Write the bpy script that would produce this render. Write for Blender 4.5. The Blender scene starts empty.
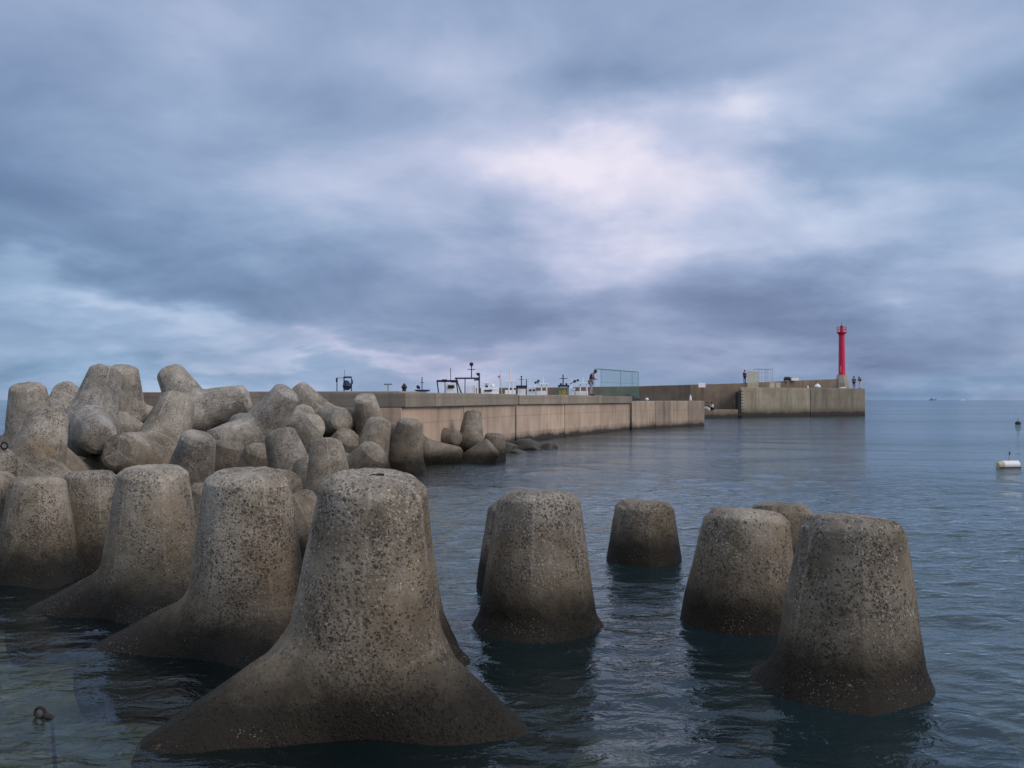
import bpy, bmesh, math, random
import numpy as np
from mathutils import Vector, Matrix, Quaternion

random.seed(7)
np.random.seed(7)
S = bpy.context.scene
COL = S.collection
R = math.radians
F = 950.0            # focal length in pixels of a 1024 px wide frame
EYE = Vector((0, 0, 2.2))
PITCH = math.atan(15.5 / F)
cp, sp = math.cos(PITCH), math.sin(PITCH)


def ray(px, py):
    x, y = (px - 512) / F, (384 - py) / F
    return Vector((x, cp - y * sp, sp + y * cp))


def at(px, py, d):
    r = ray(px, py)
    return EYE + r * (d / r.y)


# ------------------------------------------------------------------ helpers
def tag(o, label=None, cat=None, group=None, kind=None):
    if label: o['label'] = label
    if cat: o['category'] = cat
    if group: o['group'] = group
    if kind: o['kind'] = kind
    return o


def empty(name, loc, rz=0.0):
    o = bpy.data.objects.new(name, None)
    o.location = loc
    o.rotation_euler = (0, 0, rz)
    o.empty_display_size = 0.2
    COL.objects.link(o)
    return o


def link_mesh(name, me, mat=None, parent=None, smooth=False):
    if mat: me.materials.append(mat)
    if smooth:
        me.polygons.foreach_set('use_smooth', [True] * len(me.polygons))
    o = bpy.data.objects.new(name, me)
    COL.objects.link(o)
    if parent: o.parent = parent
    return o


class MB:
    """collects shapes for ONE mesh object"""
    def __init__(self):
        self.bm = bmesh.new()

    def box(self, c, s, rz=0.0, taper=1.0, rot=None):
        m = Matrix.Translation(c) @ (rot.to_4x4() if rot else Matrix.Rotation(rz, 4, 'Z'))
        vs = []
        for z in (-.5, .5):
            k = taper if z > 0 else 1.0
            for x, y in ((-.5, -.5), (.5, -.5), (.5, .5), (-.5, .5)):
                vs.append(self.bm.verts.new(m @ Vector((x * s[0] * k, y * s[1] * k, z * s[2]))))
        for f in ((3, 2, 1, 0), (4, 5, 6, 7), (0, 1, 5, 4), (1, 2, 6, 5), (2, 3, 7, 6), (3, 0, 4, 7)):
            self.bm.faces.new([vs[i] for i in f])
        return self

    def bar(self, a, b, r, r2=None, n=8):
        a, b = Vector(a), Vector(b)
        r2 = r if r2 is None else r2
        d = (b - a).normalized()
        u = d.orthogonal().normalized()
        v = d.cross(u)
        ra, rb = [], []
        for i in range(n):
            t = 2 * math.pi * i / n
            w = u * math.cos(t) + v * math.sin(t)
            ra.append(self.bm.verts.new(a + w * r))
            rb.append(self.bm.verts.new(b + w * r2))
        for i in range(n):
            j = (i + 1) % n
            self.bm.faces.new((ra[i], ra[j], rb[j], rb[i]))
        self.bm.faces.new(ra[::-1])
        self.bm.faces.new(rb)
        return self

    def lathe(self, prof, c=(0, 0, 0), n=24):
        c = Vector(c)
        rings = []
        for r, z in prof:
            rings.append([self.bm.verts.new(c + Vector((r * math.cos(2 * math.pi * i / n), r * math.sin(2 * math.pi * i / n), z))) for i in range(n)])
        for a, b in zip(rings[:-1], rings[1:]):
            for i in range(n):
                j = (i + 1) % n
                self.bm.faces.new((a[i], a[j], b[j], b[i]))
        self.bm.faces.new(rings[0][::-1])
        self.bm.faces.new(rings[-1])
        return self

    def ring(self, c, R_, r, axis='y', n=20, m=8, arc=2 * math.pi):
        c = Vector(c)
        rings = []
        for i in range(n):
            t = arc * i / (n if arc > 6.28 else n - 1)
            row = []
            for k in range(m):
                p = 2 * math.pi * k / m
                q = R_ + r * math.cos(p)
                x, z, y = q * math.cos(t), q * math.sin(t), r * math.sin(p)
                row.append(self.bm.verts.new(c + (Vector((x, y, z)) if axis == 'y' else Vector((x, z, y)))))
            rings.append(row)
        last = n if arc > 6.28 else n - 1
        for i in range(last):
            a, b = rings[i], rings[(i + 1) % n]
            for k in range(m):
                l = (k + 1) % m
                self.bm.faces.new((a[k], a[l], b[l], b[k]))
        return self

    def build(self, name, mat, parent=None, bevel=0.0, smooth=False):
        bmesh.ops.recalc_face_normals(self.bm, faces=self.bm.faces)
        me = bpy.data.meshes.new(name)
        self.bm.to_mesh(me)
        self.bm.free()
        o = link_mesh(name, me, mat, parent, smooth)
        if bevel:
            b = o.modifiers.new('bevel', 'BEVEL')
            b.width = bevel
            b.segments = 2
            b.limit_method = 'ANGLE'
        return o


# ------------------------------------------------------------------ node helpers
class NT:
    def __init__(self, tree):
        self.t = tree
        self.n = tree.nodes
        self.l = tree.links

    def new(self, kind, **kw):
        n = self.n.new(kind)
        for k, v in kw.items():
            setattr(n, k, v)
        return n

    def put(self, sock, v):
        if hasattr(v, 'is_linked') or isinstance(v, bpy.types.NodeSocket):
            self.l.new(v, sock)
        else:
            sock.default_value = v

    def math(self, op, a, b=None, c=None, clamp=False):
        n = self.new('ShaderNodeMath', operation=op)
        n.use_clamp = clamp
        self.put(n.inputs[0], a)
        if b is not None: self.put(n.inputs[1], b)
        if c is not None: self.put(n.inputs[2], c)
        return n.outputs[0]

    def vmath(self, op, a, b=None, scale=None):
        n = self.new('ShaderNodeVectorMath', operation=op)
        self.put(n.inputs[0], a)
        if b is not None: self.put(n.inputs[1], b)
        if scale is not None: self.put(n.inputs['Scale'], scale)
        return n.outputs['Value'] if op in ('LENGTH', 'DOT_PRODUCT', 'DISTANCE') else n.outputs[0]

    def noise(self, vec, scale, detail=4, rough=.55, dist=0.0, out='Fac'):
        n = self.new('ShaderNodeTexNoise')
        if vec is not None: self.put(n.inputs['Vector'], vec)
        n.inputs['Scale'].default_value = scale
        n.inputs['Detail'].default_value = detail
        n.inputs['Roughness'].default_value = rough
        n.inputs['Distortion'].default_value = dist
        return n.outputs[out]

    def voro(self, vec, scale, feature='F1', rand=1.0):
        n = self.new('ShaderNodeTexVoronoi', feature=feature)
        self.put(n.inputs['Vector'], vec)
        n.inputs['Scale'].default_value = scale
        n.inputs['Randomness'].default_value = rand
        return n

    def range(self, v, a, b, c=0.0, d=1.0, smooth=True):
        n = self.new('ShaderNodeMapRange')
        n.interpolation_type = 'SMOOTHSTEP' if smooth else 'LINEAR'
        self.put(n.inputs[0], v)
        for i, x in enumerate((a, b, c, d)):
            self.put(n.inputs[1 + i], x)
        return n.outputs[0]

    def mix(self, f, a, b, blend='MIX'):
        n = self.new('ShaderNodeMix', data_type='RGBA', blend_type=blend)
        self.put(n.inputs[0], f)
        for s, v in ((n.inputs[6], a), (n.inputs[7], b)):
            if isinstance(v, (tuple, list)):
                s.default_value = (*v, 1.0) if len(v) == 3 else v
            else:
                self.put(s, v)
        return n.outputs[2]

    def ramp(self, f, stops):
        n = self.new('ShaderNodeValToRGB')
        self.put(n.inputs[0], f)
        el = n.color_ramp.elements
        while len(el) < len(stops): el.new(0.5)
        for e, (p, c) in zip(el, stops):
            e.position = p
            e.color = (*c, 1.0)
        return n.outputs[0]

    def bump(self, h, strength, dist, normal=None):
        n = self.new('ShaderNodeBump')
        self.put(n.inputs['Height'], h)
        n.inputs['Strength'].default_value = strength
        n.inputs['Distance'].default_value = dist
        if normal is not None: self.put(n.inputs['Normal'], normal)
        return n.outputs[0]


def material(name):
    m = bpy.data.materials.new(name)
    m.use_nodes = True
    t = NT(m.node_tree)
    return m, t, m.node_tree.nodes['Principled BSDF']


def plain(name, col, rough=.6, metal=0.0, var=.18, scale=6.0):
    m, t, p = material(name)
    tc = t.new('ShaderNodeTexCoord')
    n = t.noise(tc.outputs['Object'], scale, 5, .6)
    c = t.mix(n, tuple(x * (1 - var) for x in col), tuple(min(1, x * (1 + var)) for x in col))
    t.put(p.inputs['Base Color'], c)
    p.inputs['Roughness'].default_value = rough
    p.inputs['Metallic'].default_value = metal
    return m


CA = math.acos(-1 / 3)


def axes():
    a = [Vector((0, 0, 1))]
    for k in range(3):
        f = 2 * math.pi * k / 3
        a.append(Vector((math.sin(CA) * math.cos(f), math.sin(CA) * math.sin(f), math.cos(CA))))
    return a


AX = axes()


# ------------------------------------------------------------------ concrete of the tetrapods
def tetra_material():
    m, t, p = material('aggregate concrete')
    tc = t.new('ShaderNodeTexCoord')
    oi = t.new('ShaderNodeObjectInfo')
    geo = t.new('ShaderNodeNewGeometry')
    off = t.vmath('SCALE', (13.1, 7.7, 5.3), scale=t.math('MULTIPLY', oi.outputs['Random'], 9.0))
    P = t.vmath('ADD', tc.outputs['Object'], off)
    big = t.noise(P, 1.3, 5, .6)
    mid = t.noise(P, 4.5, 6, .62)
    fine = t.noise(P, 42, 4, .65)
    base = t.ramp(big, [(.30, (.112, .095, .070)), (.5, (.200, .175, .142)), (.70, (.335, .305, .262))])
    base = t.mix(t.range(mid, .42, .70, 0, .5), base, (.37, .34, .285))
    ochre = t.noise(t.vmath('ADD', P, (2.2, 5.5, 8.8)), 2.6, 5, .65)
    base = t.mix(t.range(ochre, .52, .72, 0, .5), base, (.26, .20, .125))
    # tint per block
    tint = t.ramp(oi.outputs['Random'], [(0, (.80, .77, .70)), (.3, (1.06, 1.01, .94)), (.55, (.86, .87, .88)), (.8, (1.12, 1.07, 1.0)), (1, (.92, .86, .78))])
    base = t.mix(1.0, base, tint, 'MULTIPLY')
    base = t.mix(t.range(fine, .3, .7, 0, .45), base, (.12, .105, .085))
    # exposed pebbles, each with its own tone, only where the mortar has worn off
    Pd = t.vmath('ADD', P, t.vmath('SCALE', t.noise(P, 60, 2, .5, out='Color'), scale=.012))
    v1 = t.voro(Pd, 38)
    worn = t.range(t.noise(P, 2.2, 4, .62), .40, .58)
    peb = t.ramp(t.new('ShaderNodeSeparateColor').outputs[0] if False else t.vmath('DOT_PRODUCT', v1.outputs['Color'], (.6, .3, .1)),
                 [(.12, (.05, .052, .06)), (.34, (.17, .16, .15)), (.55, (.31, .275, .22)), (.75, (.38, .345, .295)), (.92, (.48, .45, .40))])
    pmask = t.range(v1.outputs['Distance'], .42, .30)
    base = t.mix(t.math('MULTIPLY', t.math('MULTIPLY', pmask, worn), .8), base, peb)
    # dark pits and clasts where the mortar has weathered out
    dens = t.range(t.noise(P, 1.9, 5, .66), .38, .60)
    Pj = t.vmath('ADD', P, t.vmath('SCALE', t.noise(P, 48, 2, .5, out='Color'), scale=.028))

    def specks(scale, off, share, size):
        v = t.voro(t.vmath('ADD', Pj, off), scale)
        keep = t.math('LESS_THAN', t.vmath('DOT_PRODUCT', v.outputs['Color'], (.5, .5, 0)), t.math('MULTIPLY_ADD', dens, share, share * .25))
        rad = t.math('MULTIPLY', t.vmath('DOT_PRODUCT', v.outputs['Color'], (0, .35, .65)), size)
        e = t.math('MULTIPLY', t.math('SUBTRACT', rad, v.outputs['Distance']), 9.0, clamp=True)
        return t.math('MULTIPLY', e, keep)
    pits = t.math('MAXIMUM', t.math('MAXIMUM', specks(21, (5.1, 2.2, 6.4), .36, .50), specks(37, (0, 0, 0), .46, .62)), specks(64, (3.3, 8.1, 1.7), .52, .75))
    base = t.mix(t.math('MULTIPLY', pits, .78), base, t.mix(big, (.036, .040, .052), (.066, .058, .054)))
    # pale clasts
    pc = t.noise(t.vmath('ADD', P, (9.3, 1.1, 4.7)), 46, 2, .5)
    lite = t.math('MULTIPLY', t.math('SUBTRACT', pc, t.math('MULTIPLY_ADD', worn, -.05, .655)), 22.0, clamp=True)
    base = t.mix(t.math('MULTIPLY', lite, .28), base, (.60, .57, .52))
    # small white shells and lichen
    v4 = t.voro(P, 24)
    pick4 = t.range(t.vmath('DOT_PRODUCT', v4.outputs['Color'], (.3, .5, .2)), .72, .76)
    sh = t.math('MULTIPLY', t.range(v4.outputs['Distance'], .2, .12), t.math('MULTIPLY', pick4, t.range(mid, .45, .6)))
    base = t.mix(t.math('MULTIPLY', sh, .8), base, (.62, .6, .55))
    # broken pale ridges where the mould halves met
    seam = None
    for (i, j) in ((0, 1), (0, 2), (0, 3), (1, 2), (1, 3), (2, 3)):
        n = AX[i].cross(AX[j]).normalized()
        e = t.math('ABSOLUTE', t.vmath('DOT_PRODUCT', tc.outputs['Object'], n[:]))
        seam = e if seam is None else t.math('MINIMUM', seam, e)
    seam = t.math('MULTIPLY', t.range(t.math('ADD', seam, t.math('MULTIPLY_ADD', mid, .03, -.015)), .020, .006), t.range(t.noise(P, 3.1, 4, .65), .42, .56))
    base = t.mix(t.math('MULTIPLY', seam, .28), base, (.44, .41, .36))
    # run-off stains: dull red brown
    st = t.noise(t.vmath('MULTIPLY', P, (3.0, 3.0, .9)), 1.4, 4, .6)
    base = t.mix(t.range(st, .60, .74, 0, .55), base, (.13, .09, .06))
    # tide band and the drier, bleached zone above the splash
    sep = t.new('ShaderNodeSeparateXYZ')
    t.put(sep.inputs[0], geo.outputs['Position'])
    z = sep.outputs['Z']
    W = geo.outputs['Position']
    dry = t.range(t.math('ADD', z, t.math('MULTIPLY_ADD', big, 1.4, -.7)), .75, 2.0)
    base = t.mix(t.math('MULTIPLY', dry, .72), base, t.mix(1.0, base, (1.78, 1.90, 2.10), 'MULTIPLY'))
    wob = t.math('MULTIPLY_ADD', t.noise(W, 1.6, 4, .6), .7, -.35)
    zz = t.math('ADD', z, wob)
    band = t.range(zz, .85, .20)
    base = t.mix(t.math('MULTIPLY', band, .72), base, (.072, .060, .042))
    zb = t.math('ADD', z, t.math('MULTIPLY_ADD', t.noise(W, 7, 4, .65), .30, -.15))
    algae = t.range(zb, .50, .17)
    base = t.mix(t.math('MULTIPLY', algae, .94), base, (.015, .013, .010))
    deep = t.range(z, -.35, -.75)
    base = t.mix(t.math('MULTIPLY', deep, .6), base, (.050, .046, .028))
    # barnacles inside the tide band
    v5 = t.voro(t.vmath('ADD', W, t.vmath('SCALE', t.noise(W, 30, 2, .5, out='Color'), scale=.05)), 48)
    pk5 = t.range(t.vmath('DOT_PRODUCT', v5.outputs['Color'], (.3, .4, .3)), .30, .36)
    bz = t.math('MULTIPLY', t.range(zb, .26, .16), t.range(zb, -.06, .02))
    patch = t.range(t.noise(W, 2.3, 5, .68), .46, .60)
    bar = t.math('MULTIPLY', t.math('MULTIPLY', t.range(v5.outputs['Distance'], .3, .2), pk5), t.math('MULTIPLY', bz, patch))
    base = t.mix(t.math('MULTIPLY', bar, .70), base, t.mix(fine, (.12, .09, .065), (.52, .47, .40)))
    t.put(p.inputs['Base Color'], base)
    t.put(p.inputs['Roughness'], t.range(algae, 0, 1, .93, .62))
    p.inputs['Specular IOR Level'].default_value = .16
    h = t.math('ADD', t.math('MULTIPLY', pmask, t.math('MULTIPLY', worn, .35)), t.math('MULTIPLY', pits, -1.0))
    h = t.math('ADD', h, t.math('MULTIPLY', fine, .5))
    h = t.math('ADD', h, t.math('MULTIPLY', mid, .9))
    h = t.math('ADD', h, t.math('MULTIPLY', bar, .8))
    t.put(p.inputs['Normal'], t.bump(h, 1.0, .020))
    return m


M_TETRA = tetra_material()

# ------------------------------------------------------------------ tetrapod shape
H = 2.3
L = .643 * H
R0, RT = .250 * H, .150 * H
CA = math.acos(-1 / 3)




def sdf(P):
    """P (...,3): smooth union of four capped cones"""
    out = None
    for a in AX:
        a = np.array(a)
        s = P @ a
        rad2 = np.maximum((P * P).sum(-1) - s * s, 0)
        rad = np.sqrt(rad2 + np.minimum(s, 0) ** 2)
        sc = np.clip(s, 0, L)
        r = R0 + (RT - R0) * sc / L
        d1 = rad - r
        d2 = s - L
        d = np.maximum(d1, d2)
        d3 = (d1 + d2 + .075) * .7071                          # chamfer round the end face
        k = .014
        h = np.clip(.5 + .5 * (d - d3) / k, 0, 1)              # smooth max
        d = d3 + (d - d3) * h + k * h * (1 - h)
        if out is None:
            out = d
        else:
            k = .12
            h = np.clip(.5 + .5 * (d - out) / k, 0, 1)
            out = d + (out - d) * h - k * h * (1 - h)
    return out


def vnoise(P, seed):
    """cheap smooth noise: random plane waves"""
    rs = np.random.RandomState(seed)
    v = np.zeros(len(P))
    for f, amp, n in ((1.6, 1.0, 7), (4.2, .55, 9), (10.0, .32, 12), (24.0, .2, 16)):
        for _ in range(n):
            k = rs.normal(size=3)
            k *= f * rs.uniform(.7, 1.4) / np.linalg.norm(k)
            v += amp / math.sqrt(n) * np.sin(P @ k * 2.2 + rs.uniform(0, 6.28))
    return v


_cache = {}


def tetra_mesh(name, NP, NM, seed):
    key = (NP, NM)
    if key not in _cache:
        # profile for phi in 0..60 degrees only, mirrored afterwards
        npz = NP // 6 + 1
        prof = []
        for i in range(npz):
            phi = R(60) * i / (npz - 1)
            tb = math.atan(math.sqrt(2) / math.cos(phi))
            th = np.linspace(0, tb, 1400)
            D = np.stack([np.sin(th) * math.cos(phi), np.sin(th) * math.sin(phi), np.cos(th)], -1)
            lo, hi = np.full(len(th), .2), np.full(len(th), 2.2)
            for _ in range(34):
                mdl = (lo + hi) / 2
                ins = sdf(D * mdl[:, None]) < 0
                lo = np.where(ins, mdl, lo)
                hi = np.where(ins, hi, mdl)
            x, z = lo * np.sin(th), lo * np.cos(th)
            ang = np.unwrap(np.arctan2(np.diff(z), np.diff(x)))
            turn = np.abs(np.diff(ang, prepend=ang[0]))
            s = np.concatenate([[0], np.cumsum(np.hypot(np.diff(x), np.diff(z)) + .16 * turn)])     # denser where the outline bends
            q = np.linspace(0, s[-1], NM)
            prof.append((np.interp(q, s, x), np.interp(q, s, z)))
        _cache[key] = prof
    prof = _cache[key]
    npz = NP // 6 + 1
    verts, faces = [], []
    for a in range(4):
        if a == 0:
            M = Matrix.Identity(3)
        else:
            z = AX[a]
            x = (AX[0] - z * z.dot(AX[0])).normalized()
            M = Matrix((x, z.cross(x), z)).transposed()
        M = np.array(M)
        base = len(verts)
        verts.append(M @ np.array((0, 0, prof[0][1][0])))
        for i in range(NP):
            j = i % (NP // 3)
            jj = min(j, NP // 3 - j)
            phi = 2 * math.pi * i / NP
            x, z = prof[jj]
            dphi = R(60) * jj / (npz - 1)
            seam = 1 + .036 * math.exp(-dphi / .26) + .010 * math.exp(-(dphi / .03) ** 2)
            fade = np.clip((z - .25) / .5, 0, 1) * np.clip(x / .2, 0, 1)
            xx = x * (1 + (seam - 1) * fade)
            pts = np.stack([xx * math.cos(phi), xx * math.sin(phi), z], -1)[1:]
            verts.extend(list(pts @ M.T))
        n1 = NM - 1
        for i in range(NP):
            k = (i + 1) % NP
            faces.append((base, base + 1 + i * n1, base + 1 + k * n1))
            for q in range(n1 - 1):
                faces.append((base + 1 + i * n1 + q, base + 1 + i * n1 + q + 1, base + 1 + k * n1 + q + 1, base + 1 + k * n1 + q))
    V = np.array(verts)
    nz = vnoise(V, seed)
    # more crumbling along the rim of each leg end
    rim = np.zeros(len(V))
    for a in AX:
        a = np.array(a)
        s = V @ a
        rad = np.sqrt(np.maximum((V * V).sum(1) - s * s, 0))
        rim = np.maximum(rim, np.exp(-((s - L + .05) / .10) ** 2 - ((rad - RT + .03) / .10) ** 2))
    nr = np.linalg.norm(V, axis=1, keepdims=True)
    chip = np.minimum(vnoise(V * 2.3, seed + 50), 0)
    V = V * (1 + (nz * .0075 + rim * chip * .026)[:, None] / nr)
    me = bpy.data.meshes.new(name)
    me.from_pydata(V.tolist(), [], faces)
    bm = bmesh.new()
    bm.from_mesh(me)
    bmesh.ops.remove_doubles(bm, verts=bm.verts, dist=.0012)
    bmesh.ops.recalc_face_normals(bm, faces=bm.faces)
    bm.to_mesh(me)
    bm.free()
    me.polygons.foreach_set('use_smooth', [True] * len(me.polygons))
    me.materials.append(M_TETRA)
    return me


MESH_HI = [tetra_mesh('tetrapod_mesh', 144, 100, s) for s in (1, 2, 3)]
MESH_LO = [tetra_mesh('tetrapod_mesh_small', 84, 64, s) for s in (11, 12, 13, 14)]
N_T = [0]


def put_tetra(q, C, s, label, group, hi=False, mesh=None):
    ms = MESH_HI if hi else MESH_LO
    N_T[0] += 1
    me = ms[mesh if mesh is not None else N_T[0] % len(ms)]
    o = bpy.data.objects.new('tetrapod', me)
    COL.objects.link(o)
    o.rotation_mode = 'QUATERNION'
    o.rotation_quaternion = q
    o.location = C
    o.scale = (s, s, s)
    tag(o, label, 'tetrapod', group)
    return o


def standing(px, ytop, d, yaw, label, group, tilt=(0, 0), s=1.0, hi=True, mesh=None):
    """upright leg; yaw = heading of one lower leg in degrees (0 = +X, 90 = away)"""
    q = Quaternion((0, 1, 0), R(tilt[0])) @ Quaternion((1, 0, 0), R(tilt[1])) @ Quaternion((0, 0, 1), R(yaw))
    # topmost visible rim is the far edge of the end face
    P = at(px, ytop, d)
    P.z -= 0.0
    C = P - (q @ Vector((0, 0, 1))) * (L * s)
    return put_tetra(q, C, s, label, group, hi, mesh)


def leaning(tip, cen, far, roll, label, group, s=1.0, hi=False, mesh=None):
    """one leg ends at pixel tip (px, py, distance); the hub is seen at pixel cen; far=1: hub behind the tip"""
    P = at(*tip)
    r = ray(*cen).normalized()
    w = EYE - P
    b = r.dot(w)
    c = w.dot(w) - (L * s) ** 2
    disc = b * b - c
    t = -b + (math.sqrt(disc) if disc > 0 else 0) * (1 if far > 0 else -1)
    C = EYE + r * t
    a = (P - C).normalized()
    C = P - a * (L * s)
    q = a.to_track_quat('Z', 'Y')
    q = q @ Quaternion((0, 0, 1), R(roll))
    return put_tetra(q, C, s, label, group, hi, mesh)


G1 = 'tetrapods standing in the shallow water'
G2 = 'tetrapods piled against the harbour wall'

FRONT = [
    # px, ytop, d, yaw, tilt, s, label
    (375, 475, 6.72, 214, (4, 6), 1.05, 'largest pitted concrete tetrapod standing in the water, tiny driftwood chip on its flat top'),
    (379, 482, 8.4, 80, (0, 0), 1.12, 'tetrapod almost hidden directly behind the one with the driftwood chip on top'),
    (248, 472, 8.4, 187, (1, 6), 1.0, 'upright speckled tetrapod, second from the largest one on its left side, foot reaching left'),
    (153, 467, 9.9, 184, (1, 4), .98, 'upright greenish brown tetrapod with a long low foot reaching left into the water'),
    (91, 471, 12.6, 250, (0, 0), .92, 'upright grey tetrapod wedged between the long footed one and the dull brown edge one'),
    (38, 477, 11.8, 300, (0, 0), .90, 'upright dull brown tetrapod with black tide mark near the left edge of the photo'),
    (-14, 472, 12.2, 200, (0, 0), .95, 'upright tetrapod cut off by the left edge of the photo in the water row'),
    (219, 482, 10.9, 60, (0, 0), 1.0, 'grey tetrapod showing as a narrow strip between two upright tetrapods in the water'),
    (539, 492, 9.3, 262, (1, -3), 1.12, 'upright tetrapod with a vertical seam ridge, alone in the middle of the water'),
    (523, 500, 11.3, 30, (0, 0), 1.17, 'tetrapod showing only a thin dark edge behind the seamed tetrapod in mid water'),
    (645, 501, 13.2, 150, (1, 0), 1.13, 'smallest looking lone tetrapod, surrounded by open water on every side'),
    (748, 510, 9.5, 285, (5, -3), 1.15, 'upright tetrapod with a band of white barnacles, half hidden by the rightmost one'),
    (780, 504, 12.6, 60, (0, 0), 1.17, 'tetrapod whose top corner alone peeps out behind the barnacle banded pair'),
    (853, 516, 7.4, 262, (3, -2), 1.08, 'rightmost upright tetrapod with dark wet foot and light seam, standing in open water'),
]
FRONT_O = []
for (px, yt, d, yaw, tilt, s, lab) in FRONT:
    FRONT_O.append(standing(px, yt, d, yaw, lab, G1, tilt, s))

PILE = [   # hub px, py, distance ; rotation w x y z ; size ; label
    ((32.8975, 450.2401, 21.931), (-0.4209, 0.6813, 0.4661, -0.4699), 1.064, 'rough tetrapod leg standing highest at the left end of the pile'),
    ((33.2236, 481.6496, 17.4939), (-0.9218, 0.1692, 0.0142, 0.2147), 0.9446, 'tetrapod with round topped upright leg just before the rough leg at the left end'),
    ((90.0197, 428.7946, 20.6697), (-0.8362, 0.1704, 0.0325, 0.4359), 0.9659, 'tallest tetrapod of the pile with a pale worn body, its top against the sky'),
    ((124.5227, 418.3733, 25.904), (0.2423, 0.1096, -0.1731, 0.997), 1.0081, 'tetrapod leaning close behind the tallest one, sloping down to its right'),
    ((49.121, 435.4415, 25.4965), (0.4063, -0.8954, 0.1469, -0.2926), 1.1025, 'pale tetrapod leg lying flat between the round topped one and the tallest one'),
    ((145.671, 448.9605, 24.9143), (-0.8474, 0.4881, -0.0527, -0.0894), 0.8756, 'shadowed tetrapod wedge under the right flank of the tallest one'),
    ((193.0224, 412.8025, 26.9238), (-0.171, 0.3758, 0.8558, 0.2238), 1.0986, 'tetrapod with one blunt leg thrust up left and another stretched out right against the sky'),
    ((156.5783, 461.3137, 20.7422), (0.5295, -0.415, -0.7924, 0.0373), 1.0922, 'tetrapod in the pile centre with one leg up right and a rough leg reaching left'),
    ((184.9083, 497.001, 18.18), (-0.2136, -0.2746, -0.7712, -0.5457), 0.8977, 'tetrapod leg end facing down right beside the centre one, above the long footed water one'),
    ((-23.2777, 507.3716, 15.0064), (-0.5366, -0.6444, 0.6012, 0.0775), 0.8999, 'pinkish tetrapod end with an iron loop at the left edge of the photo'),
    ((75.2413, 495.3187, 19.6431), (0.4179, 0.7139, 0.3898, 0.386), 1.0428, 'small rounded tetrapod end tucked low below the tallest one'),
    ((257.1823, 435.0169, 24.7792), (0.7351, -0.425, -0.4979, -0.1979), 0.9935, 'rounded tetrapod leg climbing right, just before the long sloping leg'),
    ((323.5668, 421.5472, 29.0), (-0.0017, -0.3155, 0.0097, 0.8927), 0.9177, 'long straight tetrapod leg sloping down right from the sky line'),
    ((288.9238, 441.8965, 27.4428), (0.8029, -0.4637, -0.1332, -0.3584), 1.0338, 'tetrapod leg running parallel just below the long straight sloping leg'),
    ((317.5058, 463.4006, 26.4387), (0.2008, 0.8587, -0.2754, -0.2659), 1.003, 'tetrapod knob sandwiched between the parallel leg and the crusty level leg'),
    ((297.6345, 490.9672, 20.6833), (-0.084, 0.8025, 0.4676, -0.4737), 0.9518, 'tetrapod leg lying level before the rounded climbing leg, its end facing right'),
    ((245.323, 498.237, 22.7598), (-0.313, -0.5978, -0.6311, -0.1985), 0.9326, 'small pale tetrapod end left of the level lying leg'),
    ((220.3879, 496.0564, 23.9177), (0.6537, 0.2542, -0.7547, 0.0057), 0.9963, 'pale tetrapod shoulder right of the downward facing leg end, deep in the gap'),
    ((331.0681, 505.1853, 17.9916), (-0.1539, 0.1213, -0.2254, -1.0282), 0.8875, 'thick brown tetrapod leg pointing down to the water, right of the narrow cone'),
    ((315.5915, 518.0859, 19.4101), (0.0699, 0.6991, 0.4259, 0.5128), 0.927, 'narrow tetrapod corner between the level lying leg and the thick downward leg'),
    ((275.6901, 554.1587, 15.901), (-0.3954, -0.5906, 0.6547, -0.2184), 0.9736, 'flat topped tetrapod end jutting right just behind the speckled upright one'),
    ((329.9224, 584.1088, 13.1313), (0.1292, -0.6152, -0.4617, -0.6577), 0.9008, 'low tetrapod end jutting right at the waterline behind the speckled upright one'),
    ((371.5071, 436.1603, 30.0), (0.9511, 0.2092, -0.1121, 0.2595), 0.9528, 'broad tetrapod leg pointing up in front of the plain wall end'),
    ((366.6878, 469.542, 27.9893), (0.4687, 0.6201, -0.3632, 0.4416), 1.052, 'tetrapod with a big round end facing out above the black gap'),
    ((327.3672, 471.5658, 28.5644), (-0.501, 0.7798, 0.0977, 0.3717), 1.0688, 'tetrapod leg jutting down right, just left of the black gap'),
    ((342.2981, 491.9306, 24.1385), (0.4743, -0.372, -0.4718, 0.5994), 1.0422, 'low brown tetrapod end in shadow over the waterline beside the black gap'),
    ((402.8555, 470.398, 30.0), (-0.9261, -0.0541, -0.1167, 0.3678), 1.12, 'upright tetrapod at the water edge with wide spread foot before the wall start'),
    ((430.7387, 439.3344, 37.0), (-0.0047, -0.6959, -0.5121, 0.5156), 0.9007, 'tetrapod with a bent knob leaning left in front of the first wall panels'),
    ((470.7416, 444.2626, 37.0), (0.1909, -0.7452, -0.3059, 0.5802), 0.9071, 'mottled tetrapod leg pointing up against the pale wall panel'),
    ((459.5633, 477.0082, 33.5383), (-0.8625, 0.0865, 0.5075, 0.0375), 1.0952, 'last low wet tetrapod before the dark rocks at the wall foot'),
    ((416.2823, 454.3696, 33.0224), (0.0133, 0.9672, 0.1161, -0.2166), 1.0881, 'wet tetrapod lying low between the wide spread foot and the mottled leg'),
    ((491.7179, 473.7209, 35.2139), (-0.9642, -0.0037, -0.0396, 0.1209), 1.0054, 'tetrapod leg end sloping right beside the mottled leg, last against the wall'),
    ((83.705, 418.8785, 28.7968), (0.3631, 0.448, -0.7242, -0.2522), 1.1052, 'small far tetrapod end showing between the rough leg and the tallest one'),
]
LOOP_HOST = None
for i, (hub, q, sc, lab) in enumerate(PILE):
    o = put_tetra(Quaternion(q).normalized(), at(*hub), sc, lab, G2, False, i % 4)
    if 'iron loop' in lab: LOOP_HOST = o


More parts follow.
